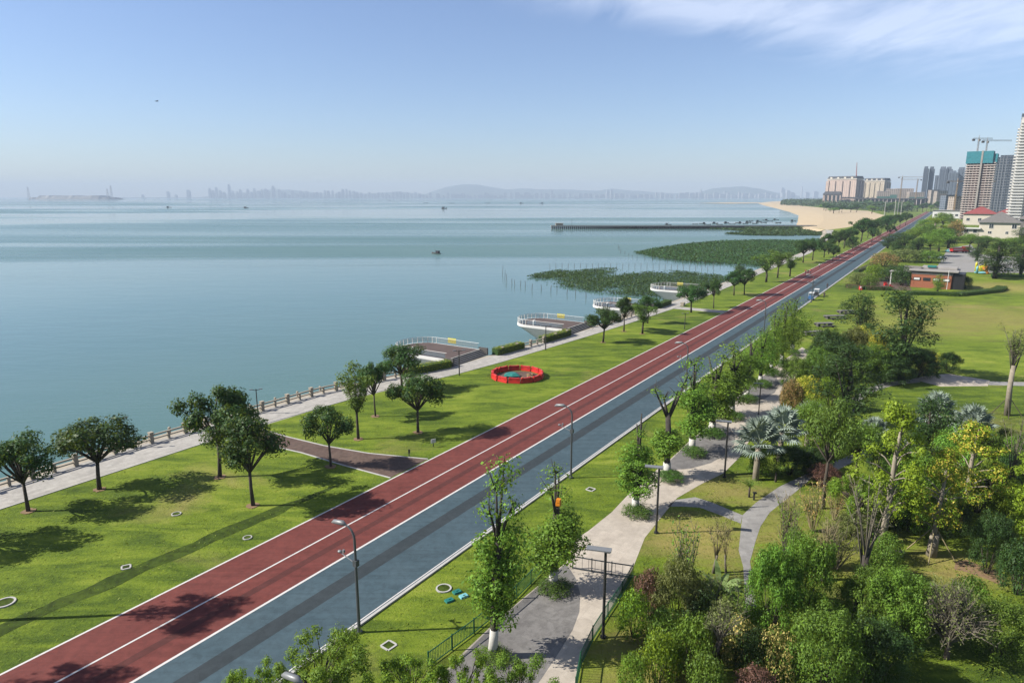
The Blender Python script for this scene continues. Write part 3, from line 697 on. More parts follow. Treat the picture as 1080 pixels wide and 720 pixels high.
for i, (px, py) in enumerate(cl): BT.append((px, py, i % 2, .85, f'dark fishing boat moored behind the pier, {ORD[i]} of the line from its seaward side'))
for i, (px, py, k, s, lab) in enumerate(BT):
    if not used[k]: o = bp[k]; used[k] = True
    else: o = copy_tree(bp[k])
    o.location = (*G(px, py, SEA), SEA); o.rotation_euler = (0,0,(i*37 % 60-30)/57+ (0 if i % 3 else 3.1)); o.scale = (s,s,s)
    tag(o, lab, 'boat', 'fishing boats on the bay')
# dark low island terminal at far left with its mast and lattice towers
Yi = 6800
x0, _ = at_y(30, Yi); x1, _ = at_y(114, Yi)
o = thing('island_quay', 'long dark low island quay far out on the left', 'island', (x0, Yi, SEA)); w = x1-x0
mb = MB(); rr = random.Random(8); k = 24
tops = [(w*i/k, 12+rr.uniform(-3,3)+(24 if 2 < i < k-2 else 6)) for i in range(k+1)]
for (a, ha), (b, hb) in zip(tops, tops[1:]): mb.add([(a,0,0),(b,0,0),(b,20,hb),(a,20,ha),(a,300,0),(b,300,0),(b,200,hb),(a,200,ha)], [(0,1,2,3),(4,7,6,5),(3,2,6,7)])
mb.build('embankment', M['black'], o)
def lattice(px, top, label):
    X, _ = at_y(px, Yi); z = top_z(Yi, top)
    o = thing('lattice_tower', label, 'tower', (X, Yi-30, SEA)); mb = MB()
    for sx in (-9,9):
        for sy in (-9,9): mb.tube([(sx,sy,0),(sx*.4,sy*.4,z)], 1.3, 4)
    mb.build('leg', M['cranew'], o)
    mb = MB()
    for j in range(7): mb.box((0,0,z*j/7+6),(18*(1-.6*j/7),18*(1-.6*j/7),2.5))
    mb.build('bracing', M['cranew'], o)
lattice(116, 199, 'left one of two pale lattice towers at the end of the island quay'); lattice(120, 195.5, 'right taller one of two pale lattice towers at the end of the island quay')
lattice(33, 197, 'lone thin mast at the left end of the island quay')
# gliding bird
mb = MB(); mb.tube([(-.35,0,0),(-.1,0,.03),(.25,0,.04),(.45,0,.02)], [.02,.09,.08,.02], 6)
mb.add([(-.1,0,.05),(.2,0,.05),(.05,-.75,.16),(-.12,-.7,.15),(-.1,0,.02),(.2,0,.02)], [(0,1,2,3),(4,3,2,5)]); mb.add([(-.1,0,.05),(.2,0,.05),(.05,.75,.16),(-.12,.7,.15),(-.1,0,.02),(.2,0,.02)], [(3,2,1,0),(5,2,3,4)])
bx, by = at_y(194, 110); o = mb.build('bird', M['bird'], None, (bx, 110, top_z(110, 107)), 1.0); tag(o, 'small dark bird gliding in the sky over the bay', 'bird'); o.location.z = top_z(110,107); o.scale = (.7,.7,.7)
# ------------------------------------------------------------------ vegetation
def leaf_mesh(name, pts, nrm, size, mat, aspect=.5, seed=0):
    """one small folded leaf per point"""
    r = np.random.default_rng(seed); pts = np.asarray(pts, float); n = len(pts)
    nrm = np.asarray(nrm, float)+r.normal(0, .45, (n,3)); nrm /= np.linalg.norm(nrm, axis=1, keepdims=True)+1e-9
    t = np.cross(nrm, r.normal(0, 1, (n,3))); t /= np.linalg.norm(t, axis=1, keepdims=True)+1e-9
    b = np.cross(nrm, t); s = size*r.uniform(.45, 1.0, (n,1))*(1+.6*(r.random((n,1)) > .8))
    a0 = pts-t*s*.5; a1 = pts+b*s*aspect*.5+nrm*s*.06; a2 = pts+t*s*.5; a3 = pts-b*s*aspect*.5+nrm*s*.06
    v = np.stack([a0,a1,a2,a3], 1).reshape(-1,3)
    me = bpy.data.meshes.new(name); me.vertices.add(n*4); me.vertices.foreach_set('co', v.ravel())
    me.loops.add(n*4); me.loops.foreach_set('vertex_index', np.arange(n*4))
    me.polygons.add(n); me.polygons.foreach_set('loop_start', np.arange(0, n*4, 4)); me.polygons.foreach_set('loop_total', np.full(n, 4))
    mats = mat if isinstance(mat, (list, tuple)) else [mat]
    for m in mats: me.materials.append(m)
    if len(mats) > 1: me.polygons.foreach_set('material_index', (r.random(n) < .35).astype(int))
    me.update(calc_edges=True); return me
def clumps_pts(clumps, n, seed, fill=.45, up=.25):
    r = np.random.default_rng(seed); w = np.array([c[3]**2*(c[4] if len(c) > 4 else 1) for c in clumps]); k = r.choice(len(clumps), n, p=w/w.sum())
    c = np.array([c[:4] for c in clumps])[k]
    d = r.normal(0, 1, (n,3)); d[:,2] += up; d /= np.linalg.norm(d, axis=1, keepdims=True)
    lump = 1+.22*np.sin(d[:,0:1]*5+k[:,None]*1.7)*np.cos(d[:,1:2]*6+k[:,None])+.14*np.sin(d[:,2:3]*9+k[:,None]*2.3)
    rad = c[:,3:4]*(fill+(1-fill)*r.random((n,1))**.6)*lump
    p = c[:,:3]+d*rad*np.array([1,1,.85]); return p, d+np.array([0,0,.35])
class Kind: pass
KINDS = {}
def add_kind(key, parts, h, w):
    """parts: list of (name, mesh, child parts)"""
    k = Kind(); k.parts, k.h, k.w = parts, h, w; KINDS.setdefault(key, []).append(k)
def limbs(mb, start, ends, r0, r1, rng, mat=0, n=5):
    s = np.array(start, float)
    for e in ends:
        e = np.array(e, float); mid = (s+e)/2+np.array([rng.uniform(-.2,.2),rng.uniform(-.2,.2),rng.uniform(0,.3)])
        mb.tube([s, mid, e], [r0, (r0+r1)/2, r1], n, mat)
def finish(key, clumps, nleaf, leaf, size, trunk, bark, seed, aspect=.5, fill=.45, up=.25, extra=(), tname='trunk', cname='crown'):
    p, nn = clumps_pts(clumps, nleaf, seed, fill, up)
    cm = leaf_mesh(cname, p, nn, size, leaf, aspect, seed); tm = trunk.mesh(tname, bark, True)
    h = float(np.percentile(p[:,2], 99.8)); w = float(p[:,0].max()-p[:,0].min())*.96
    add_kind(key, [(tname, tm), (cname, cm)]+list(extra), h, w)
# lawn trees by the sea: short trunk, forked limbs, lumpy dark crown
for v in range(4):
    rng = random.Random(20+v); cl = []; mb = MB()
    for i in range(17):
        a = i*2.4+rng.uniform(-.7,.7); rr = 2.45*math.sqrt((i+.2)/17)*rng.uniform(.7,1.12)
        cl.append((rr*math.cos(a)*(1.15 if v % 2 else 1), rr*math.sin(a)*(.85 if v % 2 else 1), 4.7-rr*.30+rng.uniform(-.85,.75), rng.uniform(.5,1.05)))
    mb.tube([(0,0,-.1),(.03,.02,1.2),(.0,.05,2.2)], [.16,.12,.11], 7)
    limbs(mb, (0,.05,2.2), [c[:3] for c in cl], .085, .03, rng)
    finish('sea', cl, 7500, L['sea'], .23, mb, M['bark'], 20+v, .55, .40)
for v in range(2):   # looser, yellower lawn tree
    rng = random.Random(40+v); cl = []; mb = MB()
    for i in range(9):
        a = i*2.4+rng.uniform(-.5,.5); rr = [0,.8,1.5][min(2, i//3)]*rng.uniform(.7,1.2)
        cl.append((rr*math.cos(a), rr*math.sin(a), 3.2+i*.32+rng.uniform(-.3,.3), rng.uniform(.6,.95)))
    mb.tube([(0,0,-.1),(.05,0,1.4),(0,0,2.4),(0,0,5)], [.15,.12,.10,.04], 7); limbs(mb, (0,0,2.2), [c[:3] for c in cl], .06, .02, rng)
    finish('loose', cl, 3800, L['mid'], .21, mb, M['bark'], 40+v, .5, .35)
# pruned street trees: whitewashed base, foliage up the stem, cut limbs with tufts on top
def street(v, spec, limb_tops, leaf='street', n=8500, h=9.0, tape=False):
    rng = random.Random(60+v); mb = MB(); cl = []
    for (z, r, k) in spec:
        for i in range(k):
            a = rng.uniform(0, 6.28); q = r*rng.uniform(.25,.72); cl.append((q*math.cos(a), q*math.sin(a), z+rng.uniform(-.35,.35), r*rng.uniform(.52,.80)))
    ztop = h*.68
    mb.tube([(0,0,0),(.04,0,1.6),(-.03,.04,3.5),(.02,0,ztop)], [.24,.20,.19,.16], 8)
    for (x, y, z, tuft) in limb_tops:
        mb.tube([(0,0,ztop-.6),(x*.5,y*.5,ztop+(z-ztop)*.35),(x,y,z)], [.105,.075,.035], 6)
        if tuft:
            cl.append((x,y,z-.15,tuft*1.35,.55))
            for j in range(4): mb.tube([(x,y,z-.3),(x+rng.uniform(-.5,.5),y+rng.uniform(-.5,.5),z+rng.uniform(.2,.9))], [.03,.012], 4)
    limbs(mb, (0,0,2.4), [c[:3] for c in cl if c[2] < ztop], .05, .02, rng)
    p, nn = clumps_pts(cl, n, 60+v, .35, .2)
    cm = leaf_mesh('crown', p, nn, .19, L[leaf], .55, 60+v); tm = mb.mesh('trunk', M['barkdark'], True)
    ww = MB().tube([(0,0,0),(.03,0,.8),(.042,0,1.45)], [.262,.235,.222], 10).mesh('whitewashed_base', M['whitewash'], True)
    ex = [('whitewashed_base', ww)]
    if tape: ex.append(('tape_band', MB().box((-.10,-.13,ztop+.35),(.22,.22,.24)).box((-.12,-.14,ztop+.62),(.2,.2,.22)).mesh('tape_band', M['orange'])))
    add_kind('street', [('trunk', tm), ('crown', cm)]+ex, h, 2*max(r for _, r, _ in spec)*.98)
street(0, [(2.6,1.15,5),(3.6,1.3,5),(4.7,1.2,5),(5.8,1.1,4)], [(-.5,.1,7.3,.5),(.55,-.1,7.5,.6),(.1,.4,9.0,.7),(-.2,-.3,8.6,.4)])
street(1, [(2.2,1.2,5),(3.3,1.5,6),(4.4,1.45,5),(5.4,1.1,4)], [(.15,0,8.2,0),(-.9,0,8.0,.45),(.2,.25,8.6,.55),(1.1,.2,6.4,.6)], tape=True)
street(2, [(2.4,1.1,5),(3.5,1.3,5),(4.6,1.2,5),(5.6,.9,4)], [(.0,0,9.0,0),(.25,.1,8.0,.0),(-.1,.1,7.4,.35)])
street(3, [(2.7,.9,4),(3.4,1.0,5),(4.2,.8,3)], [(-1.0,0,8.8,.3),(.9,.2,8.4,.35),(.2,-.3,7.6,.25),(-.4,.4,8.2,.3)], n=3600)
street(4, [(2.5,1.2,5),(3.8,1.5,6),(5.0,1.4,5),(6.1,1.1,4)], [(.4,.1,9.0,.75),(-.8,.2,8.8,0),(.1,-.2,7.6,.5)])
street(5, [(2.6,1.5,6),(4.0,1.9,7),(5.4,1.8,7),(6.8,1.4,6),(8.0,1.0,3)], [(.3,.1,9.0,.8),(-.5,.2,8.6,.7)], n=8000)
# broad fresh green tree
for v, lf in enumerate(('green','mid','street')):
    rng = random.Random(90+v); cl = []; mb = MB()
    for i in range(13):
        a = i*2.4; rr = 2.3*math.sqrt((i+.3)/13)*rng.uniform(.8,1.1); cl.append((rr*math.cos(a), rr*math.sin(a), 4.6-rr*rr*.22+rng.uniform(-.6,.6), rng.uniform(.75,1.15)))
    mb.tube([(0,0,-.1),(.1,.05,1.4),(0,.1,2.6)], [.2,.15,.12], 7); limbs(mb, (0,.1,2.5), [c[:3] for c in cl], .09, .03, rng)
    finish('broad', cl, 8000, L[lf], .19, mb, M['bark'], 90+v, .5, .45)
for v, lf in enumerate((L['street'], [L['street'], L['lime']])):
    rng = random.Random(140+v); cl = []; mb = MB()
    for i in range(34):
        a = rng.uniform(0,6.28); rr = 2.6*math.sqrt(rng.random()); cl.append((rr*math.cos(a), rr*math.sin(a), 4.4-rr*rr*.14+rng.uniform(-.9,.8), rng.uniform(.26,.62)))
    mb.tube([(0,0,-.1),(.1,.05,1.4),(0,.1,2.6)], [.2,.15,.12], 7); limbs(mb, (0,.1,2.4), [c[:3] for c in cl], .06, .015, rng)
    finish('sprig', cl, 12000, lf, .15, mb, M['bark'], 140+v, .5, .2)
# tall layered tree with pale trunk and flat bright tiers
for v, lf in enumerate((L['lime'], [L['lime'], L['yellow']], L['lime'])):
    rng = random.Random(110+v); cl = []; mb = MB()
    for t, z in enumerate((2.9, 3.9, 5.0, 6.1, 7.1)):
        R_ = (1.9, 2.3, 2.1, 1.6, .9)[t]
        for i in range(6):
            a = i*1.26+t*.6+rng.uniform(-.3,.3); q = R_*rng.uniform(.35,.95); cl.append((q*math.cos(a), q*math.sin(a), z+rng.uniform(-.3,.3)-.1*q, rng.uniform(.38,.66)))
    mb.tube([(0,0,-.1),(.05,0,2.5),(-.05,.05,5),(0,0,7.2)], [.2,.17,.12,.05], 8)
    for c in cl: mb.tube([(0,0,max(1.5,c[2]-.7)), (c[0]*.5,c[1]*.5,c[2]-.2), (c[0],c[1],c[2])], [.05,.03,.012], 5)
    finish('tier', cl, 7000, lf, .17, mb, M['barkpale'], 110+v, .6, .3, .1)
# dark irregular tall tree
for v in range(3):
    rng = random.Random(130+v); cl = []; mb = MB()
    for i in range(26):
        z = 1.5+6.5*i/25; rr = rng.uniform(.1,1.7)*(1.1 if 7 < i < 22 else .75); a = rng.uniform(0,6.28)
        cl.append((rr*math.cos(a), rr*math.sin(a), z, rng.uniform(.7,1.1)))
    mb.tube([(0,0,-.1),(.1,0,2),(-.1,.1,4.5),(.1,0,7.4)], [.24,.2,.14,.05], 8); limbs(mb, (0,.05,2.0), [c[:3] for c in cl[::2]], .06, .02, rng)
    finish('darktall', cl, 9500, L['dark'], .20, mb, M['barkdark'], 130+v, .5, .4)
# bushes: rounded lumpy shrubs, one per leaf colour
def bush(key, leaf, seed, n=3000, size=.19, flat=1.0, gaps=.5):
    rng = random.Random(seed); cl = []; mb = MB()
    for i in range(14):
        a = i*2.4; rr = 1.15*math.sqrt((i+.2)/14); z = .85+.75*(1-(rr/1.25)**2)*flat+rng.uniform(-.12,.12)
        cl.append((rr*math.cos(a), rr*math.sin(a), z, rng.uniform(.42,.68)))
    for i in range(6): a = i*1.05; cl.append((1.0*math.cos(a), 1.0*math.sin(a), .5, .5))
    for i in range(7): a = i*.9; mb.tube([(.1*math.cos(a),.1*math.sin(a),-.05),(.6*math.cos(a),.6*math.sin(a),1.0)], [.05,.02], 4)
    if n > 6000:
        cl = [(c[0]*1.0, c[1]*1.0, c[2], c[3]*.8) for c in cl]
        for i in range(16):
            a = rng.uniform(0,6.28); rr = rng.uniform(.5,1.5); cl.append((rr*math.cos(a), rr*math.sin(a), rng.uniform(.9,2.05)-rr*.35, rng.uniform(.14,.34), 1.8))
        ax = rng.uniform(0,6.28); cl = [(c[0]+.16*c[2]*math.cos(ax), c[1]+.16*c[2]*math.sin(ax), c[2]*(1+.12*math.sin(3*c[0]+2*c[1]))) + tuple(c[3:]) for c in cl]
        for i in range(26):
            a = i*2.4; rr = 1.25*math.sqrt((i+.5)/26); cl.append((rr*math.cos(a), rr*math.sin(a), 1.0+.8*(1-(rr/1.3)**2)*flat+rng.uniform(-.1,.2), rng.uniform(.22,.38), 1.4))
    finish(key, cl, n, leaf, size, mb, M['bark'], seed, .5, gaps, .3, tname='stems', cname='foliage')
for i, (k, lf) in enumerate((('b_mid',[L['mid'],L['street']]),('b_green',L['green']),('b_dark',L['dark']),('b_lime',[L['lime'],L['mid']]),('b_olive',L['olive']),('b_maroon',L['maroon']),
                             ('b_yellow',[L['yellow'],L['lime']]),('b_varieg',[L['varieg'],L['mid']]),('b_rust',[L['rust'],L['olive']]),('b_street',L['street']),('b_hedge',L['hedge']))):
    bush(k, lf, 200+i, 4200, .15, 1.0, .5); bush(k, lf, 250+i, 19000, .085, 1.2, .4)
# airy shrub with visible stems
def airy(key, leaf, seed, n=700, bark='twiggrey'):
    rng = random.Random(seed); mb = MB(); P_ = []
    for i in range(22):
        a = rng.uniform(0,6.28); q = rng.uniform(.3,1.3); z = rng.uniform(1.6,3.0); b = np.array([.12*math.cos(a), .12*math.sin(a), 0]); e = np.array([q*math.cos(a), q*math.sin(a), z])
        m_ = (b+e)/2+np.array([rng.uniform(-.2,.2),rng.uniform(-.2,.2),.2]); mb.tube([b,m_,e], [.035,.022,.008], 4)
        for j in range(n//22):
            t = rng.uniform(.35,1.05); P_.append(b+(e-b)*t+np.array([rng.gauss(0,.14),rng.gauss(0,.14),rng.gauss(0,.12)+.1*math.sin(t*3)]))
        for j in range(3):
            t = rng.uniform(.4,.9); s = b+(e-b)*t; mb.tube([s, s+np.array([rng.uniform(-.5,.5),rng.uniform(-.5,.5),rng.uniform(.2,.7)])], [.014,.006], 3)
    P_ = np.array(P_); lm = leaf_mesh('foliage', P_, np.tile([0,0,1.], (len(P_),1)), .17, leaf, .5, seed)
    add_kind(key, [('stems', mb.mesh('stems', M[bark])), ('foliage', lm)], 3.1, 2.5)
airy('a_green', L['street'], 300); airy('a_rust', [L['rust'],L['olive']], 301, 600, 'twig'); airy('a_olive', L['olive'], 302, 900); airy('a_dark', L['mid'], 303, 1300)
# bare trees
def bare(key, seed, bark, trunk_h, h, w, nb, r0=.14, leafy=0, lean=0, twigbark=None):
    rng = random.Random(seed); mb = MB(); tw = MB(); P_ = []
    top = np.array([lean, 0, trunk_h]); mb.tube([(0,0,-.1),(lean*.4+.05,.03,trunk_h*.55),tuple(top)], [r0*1.25,r0,r0*.85], 8)
    for i in range(nb):
        a = 6.28*i/nb*2.6+rng.uniform(-.5,.5); q = w/2*rng.uniform(.2,1); z = rng.uniform(trunk_h+(h-trunk_h)*.35, h)
        e = top+np.array([q*math.cos(a), q*math.sin(a), z-trunk_h]); m_ = top+(e-top)*.45+np.array([0,0,.25])
        f_ = rng.uniform(.0,.5)*(i % 3 > 0); s0 = top*(1-f_*.8); tw.tube([s0, m_, e], [r0*.34,r0*.16,.010], 5)
        for j in range(8):
            t = rng.uniform(.35,.95); s = top+(e-top)*t+np.array([0,0,.25*math.sin(t*3.1)]); q2 = s+np.array([rng.uniform(-.45,.45),rng.uniform(-.45,.45),rng.uniform(.2,.8)])
            tw.tube([s,q2], [.016,.005], 3)
            for l in range(leafy): P_.append(s+(q2-s)*rng.uniform(.3,1.1)+np.array([rng.gauss(0,.12) for _ in range(3)]))
    parts = [('trunk', mb.mesh('trunk', bark, True)), ('branches', tw.mesh('branches', twigbark or bark, True))]
    if P_: parts.append(('crown', leaf_mesh('crown', P_, np.tile([0,0,1.], (len(P_),1)), .17, L['olive'], .5, seed)))
    add_kind(key, parts, h, w)
bare('bare_pale', 320, M['twiggrey'], 1.6, 5.0, 2.4, 9, .09, 1, .2, M['twig'])
bare('bare_multi', 321, M['barkdark'], 1.5, 4.8, 2.2, 12, .16, 0, 0, M['twig'])
bare('bare_dark', 322, M['barkdark'], 3.8, 8.2, 2.6, 12, .17, 2, .1, M['twiggrey'])
bare('bare_lean', 323, M['bark'], 3.2, 6.0, 3.2, 14, .17, 4, .9, M['twiggrey'])
bare('bare_staked', 324, M['barkpale'], 5.2, 9.0, 2.8, 18, .20, 9, .1, M['twiggrey'])
# dome of twigs
rng = random.Random(330); mb = MB(); P_ = []
for i in range(170):
    a = rng.uniform(0,6.28); el = rng.uniform(.12,1.5); q = rng.uniform(.8,1.05)
    e = np.array([2.3*q*math.cos(a)*math.cos(el), 2.3*q*math.sin(a)*math.cos(el), .7+1.75*q*math.sin(el)]); s = np.array([0,0,.55]); m_ = s+(e-s)*.55+np.array([0,0,.3])
    mb.tube([s,m_,e], [.035,.02,.007], 4)
    for j in range(3):
        t = rng.uniform(.5,.95); b = s+(e-s)*t+np.array([0,0,.3*math.sin(t*3)]); mb.tube([b, b+np.array([rng.uniform(-.3,.3),rng.uniform(-.3,.3),rng.uniform(.05,.35)])], [.012,.005], 3)
    for j in range(12): P_.append(s+(e-s)*rng.uniform(.7,1.05)+np.array([rng.gauss(0,.16) for _ in range(3)])+np.array([0,0,.12]))
tk = MB().tube([(0,0,-.1),(0,0,.7)], [.16,.12], 7).mesh('trunk', M['bark'], True)
add_kind('twigdome', [('trunk', tk), ('branches', mb.mesh('branches', M['twiggrey'])), ('crown', leaf_mesh('crown', P_, np.tile([0,0,1.], (len(P_),1)), .13, L['olive'], .5, 3))], 2.5, 4.6)
# silver fan palm: each frond a pleated fan
def fan_palm(v, trunk_h):
    rng = random.Random(340+v); fm = MB()
    for i in range(26):
        a = i*2.4; el = R(84-92*(i/25)**1.1); st = np.array([math.cos(a)*math.cos(el), math.sin(a)*math.cos(el), math.sin(el)]); L0 = 1.15; hub = np.array([0,0,trunk_h])+st*L0
        fm.tube([(0,0,trunk_h), tuple(hub)], [.035,.02], 4)
        side = np.cross(st, (0,0,1)); side /= np.linalg.norm(side)+1e-9; upv = np.cross(side, st)
        k = 17
        for j in range(k):
            t = R(-100+200*j/(k-1)); d = st*math.cos(t)+side*math.sin(t); ln = 1.25*(1-.16*abs(t)/1.75)*rng.uniform(.9,1.06)
            q = np.cross(d, upv); q /= np.linalg.norm(q)+1e-9; m_ = hub+d*ln*.55+upv*.05; e_ = hub+d*ln-np.array([0,0,.16*ln])
            fm.add([tuple(hub), tuple(m_+q*.085+upv*.03), tuple(m_), tuple(m_-q*.085+upv*.03), tuple(e_)], [(0,1,2),(0,2,3),(1,4,2),(2,4,3)])
    tm = MB().tube([(0,0,-.1),(0,0,trunk_h*.5),(0,0,trunk_h)], [.28,.24,.22], 9).mesh('trunk', M['barkpale'], True)
    add_kind('palm', [('trunk', tm), ('crown', fm.mesh('crown', L['silver']))], trunk_h+2.0, 3.9)
fan_palm(0, 2.2); fan_palm(1, 1.2)
# feathery young palm
rng = random.Random(350); fm = MB()
for i in range(14):
    a = i*2.4; el = R(70-50*i/13); prev = None
    for j in range(9):
        t = j/8; p_ = np.array([math.cos(a)*1.5*t*math.cos(el*(1-.5*t)), math.sin(a)*1.5*t*math.cos(el*(1-.5*t)), 1.0+1.5*t*math.sin(el)*(1-.55*t)])
        if prev is not None:
            d = p_-prev; sd = np.cross(d, (0,0,1)); sd /= np.linalg.norm(sd)+1e-9
            for s in (-1,1): fm.add([tuple(prev), tuple(prev+d*.6), tuple(prev+d*1.1+sd*s*.38*math.sin(math.pi*(.15+.8*t))-np.array([0,0,.10]))], [(0,1,2)])
        prev = p_
add_kind('feather', [('trunk', MB().tube([(0,0,-.1),(0,0,1.0)], [.13,.10], 7).mesh('trunk', M['bark'], True)), ('crown', fm.mesh('crown', L['mid']))], 2.2, 2.6)
# banana-like plant with broad paddle leaves
rng = random.Random(360); fm = MB()
for i in range(16):
    a = i*2.4; lean = R(12+38*(i/15)); ln = rng.uniform(1.5,2.1); b = np.array([.25*math.cos(a),.25*math.sin(a),1.3]); prev = None
    for j in range(7):
        t = j/6; p_ = b+np.array([math.cos(a)*math.sin(lean+t*.7)*ln*t, math.sin(a)*math.sin(lean+t*.7)*ln*t, math.cos(lean+t*.7)*ln*t]); wd = .22*math.sin(math.pi*(.06+.9*t))
        sd = np.array([-math.sin(a), math.cos(a), .25]); cur = (p_-sd*wd, p_, p_+np.array([-sd[0],-sd[1],.25])*0+sd*wd)
        if prev is not None: fm.add([tuple(q) for q in (*prev,*cur)], [(0,1,4,3),(1,2,5,4)])
        prev = cur
st = MB()
for i in range(5): a = i*1.26; st.tube([(.25*math.cos(a),.25*math.sin(a),-.05),(.18*math.cos(a),.18*math.sin(a),1.5)], [.12,.06], 6)
add_kind('banana', [('stems', st.mesh('stems', M['bark'], True)), ('leaves', fm.mesh('leaves', L['banana']))], 3.2, 3.0)
# ------------------------------------------------------------------ placing plants
seq = [0]
def plant(name, kind, px, py, top, wpx, label, cat='tree', group=None, variant=None, rz=None, hmin=.4):
    ks = KINDS[kind]; seq[0] += 1
    x, y = G(px, py); h = max(hmin, top_z(y, top)); w = wpx*depth(x, y)/F
    if kind[:2] == 'b_': variant = 1 if w > 3.2 and y < 130 else 0
    k = ks[(seq[0] if variant is None else variant) % len(ks)]
    o = thing(name, label, cat, (x, y, 0), (seq[0]*2.399 % 6.28) if rz is None else rz, group, (w/k.w, w/k.w, h/k.h))
    if name in ('lawn_tree','street_tree','garden_tree'): o.rotation_euler[0] = .05*math.sin(seq[0]*3.1); o.rotation_euler[1] = .05*math.cos(seq[0]*1.9)
    for nm, me in k.parts: mesh_obj(nm, me, o)
    return o
def disc(px, py, r):
    x, y = G(px, py); rr = random.Random(int(px*7+py)); mb = MB()
    mb.prism([(r*rr.uniform(.8,1.15)*math.cos(6.28*i/14), r*rr.uniform(.8,1.15)*math.sin(6.28*i/14)) for i in range(14)], .002, .05)
    o = mb.build('tree_pit', M['soil']); return o
# lawn trees by the promenade
SEAT = [
 ('sea',30,539,459,80,'wide dark lawn tree at the left edge of the photo with a double crown'),
 ('sea',105,516,443,84,'wide dark lawn tree standing alone, second from the left edge'),
 ('sea',232,503,409,92,'tallest dark lawn tree, close to the promenade railing'),
 ('sea',267,533,437,80,'dark lawn tree nearest the camera, with a shadow reaching the track'),
 ('sea',349,492,429,56,'smaller dark lawn tree beside the brown paver path'),
 ('loose',378,463,384,42,'slender lighter lawn tree just past the brown paver path'),
 ('sea',396,439,381,42,'dark lawn tree right behind the slender lighter one'),
 ('sea',424,412,364,56,'dark lawn tree in front of the nearest terrace, by the hedge'),
 ('sea',441,456,394,62,'rounded dark lawn tree in front of the nearest terrace, nearer the track'),
 ('sea',636,361,325,37,'dark round lawn tree right of the second terrace steps'),
 ('sea',658,349.5,313,34,'dark lawn tree left in the cluster hiding the third terrace'),
 ('loose',677.5,352,320,29,'lighter lawn tree at the front of the cluster hiding the third terrace'),
 ('sea',683,341,312,26,'dark lawn tree at the back of the cluster hiding the third terrace'),
 ('sea',729,329.5,301,36,'wide dark lawn tree beside the pale stone plinth'),
 ('sea',752.5,325,294,26,'dark lawn tree just beyond the stone plinth'),
 ('sea',774,311.5,286,26,'dark lawn tree in the pair beyond the plinth, left one'),
 ('sea',785,311,283,27,'dark lawn tree in the pair beyond the plinth, right one'),
 ('loose',808,297.5,266,30,'yellowish lawn tree left in the leafy clump by the side path'),
 ('loose',820,293,264,26,'yellowish lawn tree in the middle of the leafy clump by the side path'),
 ('loose',833,291.5,269,22,'small lawn tree right in the leafy clump by the side path'),
]
for i, (k, px, py, t, w, lab) in enumerate(SEAT):
    plant('lawn_tree', k, px, py, t, w, lab, 'tree', 'dark rounded trees on the seaside lawn')
    if i < 12:
        o = disc(px, py, .6); x, y = G(px, py); o.location = (x, y, 0); o.name = 'tree_pit'; o['kind'] = 'structure'
FARROW = [(847,277,253,26),(857,274.5,251,22),(869,271.5,255,24),(874,268,246,20),(884,264,243,19),(890,262,242,18),(897,258,240,18),(908,255,229.5,26),(915,251,231,16),(922,249.5,231.5,20),(929,247,229,18),(936,244.5,227,18),(943,242,226,16),(949,240,226,14),(955,237.5,224,14),
          (878,275,258,14),(899,262.5,249,13),(919,256,240,13),(938,250,237,12)]
for i, (px, py, t, w) in enumerate(FARROW):
    plant('lawn_tree', 'sea', px, py, t, w, f'far seaside lawn tree, {ORD[i]} beyond the leafy clump' if i < 15 else f'far lawn tree close to the track, {ORD[i-15]} of that front line', 'tree', 'far row of dark lawn trees')
plant('shrub', 'b_dark', 897,260.5,252,17, 'round dark shrub under the far seaside row of trees', 'shrub')
plant('shrub', 'b_dark', 780,290,279,15, 'dark shrub on the rocks at the edge of the near mangrove bed', 'shrub')
# tree out of frame on the left whose long shadow crosses the track
for px, py, lab in ((-72,657,'tall slim tree just outside the left edge whose long shadow crosses the track'),(-262,742,'tall slim tree far outside the lower left corner')):
    o = thing('lawn_tree', lab, 'tree', (*G(px, py), 0))
    MB().tube([(0,0,-.1),(.1,.05,5),(0,.1,10),(0,0,14)], [.2,.17,.13,.05], 8).build('trunk', M['bark'], o, smooth=True)
    mesh_obj('crown', KINDS['sea'][2].parts[1][1], o, (0,0,8.8), .7, (.95,.95,1.0))
plant('lawn_tree', 'sea', -62, 578, 484, 80, 'dark lawn tree outside the left edge, casting a round shadow on the grass', 'tree', None, 2)
# pruned street trees with hedge rings
STREET = [
 (519,692,494,54,0,'nearest pruned street tree with whitewashed trunk, bare limbs at its top',38),
 (583,620,489,60,1,'pruned street tree wrapped with orange tape near its top',42),
 (670,540,437,43,2,'slim pruned street tree with a dark spike top, past the bar fence',36),
 (704,503,404,34,3,'pruned street tree with sparse low foliage and bare forked limbs',34),
 (730,477,383,43,4,'pruned street tree with pale tuft standing above the kerb',30),
 (750,457,375,45,4,'pruned street tree with a black stub rising from its crown',28),
 (771,439,366,35,0,'leafy pruned street tree left of the dark park light by the bend',26),
 (787,421,358,33,4,'leafy pruned street tree second before the bend of the pale path',22),
 (802,405,349,35,5,'leafy street tree at the bend of the pale path, nearest of the tall group',22),
 (813,393,334,30,5,'leafy street tree second in the tall group at the bend',20),
 (824,384,322,33,5,'tall leafy street tree third in the group at the bend, its crown the highest left',18),
 (835,372,317,35,5,'tall leafy street tree at the right end of the group at the bend',16),
]
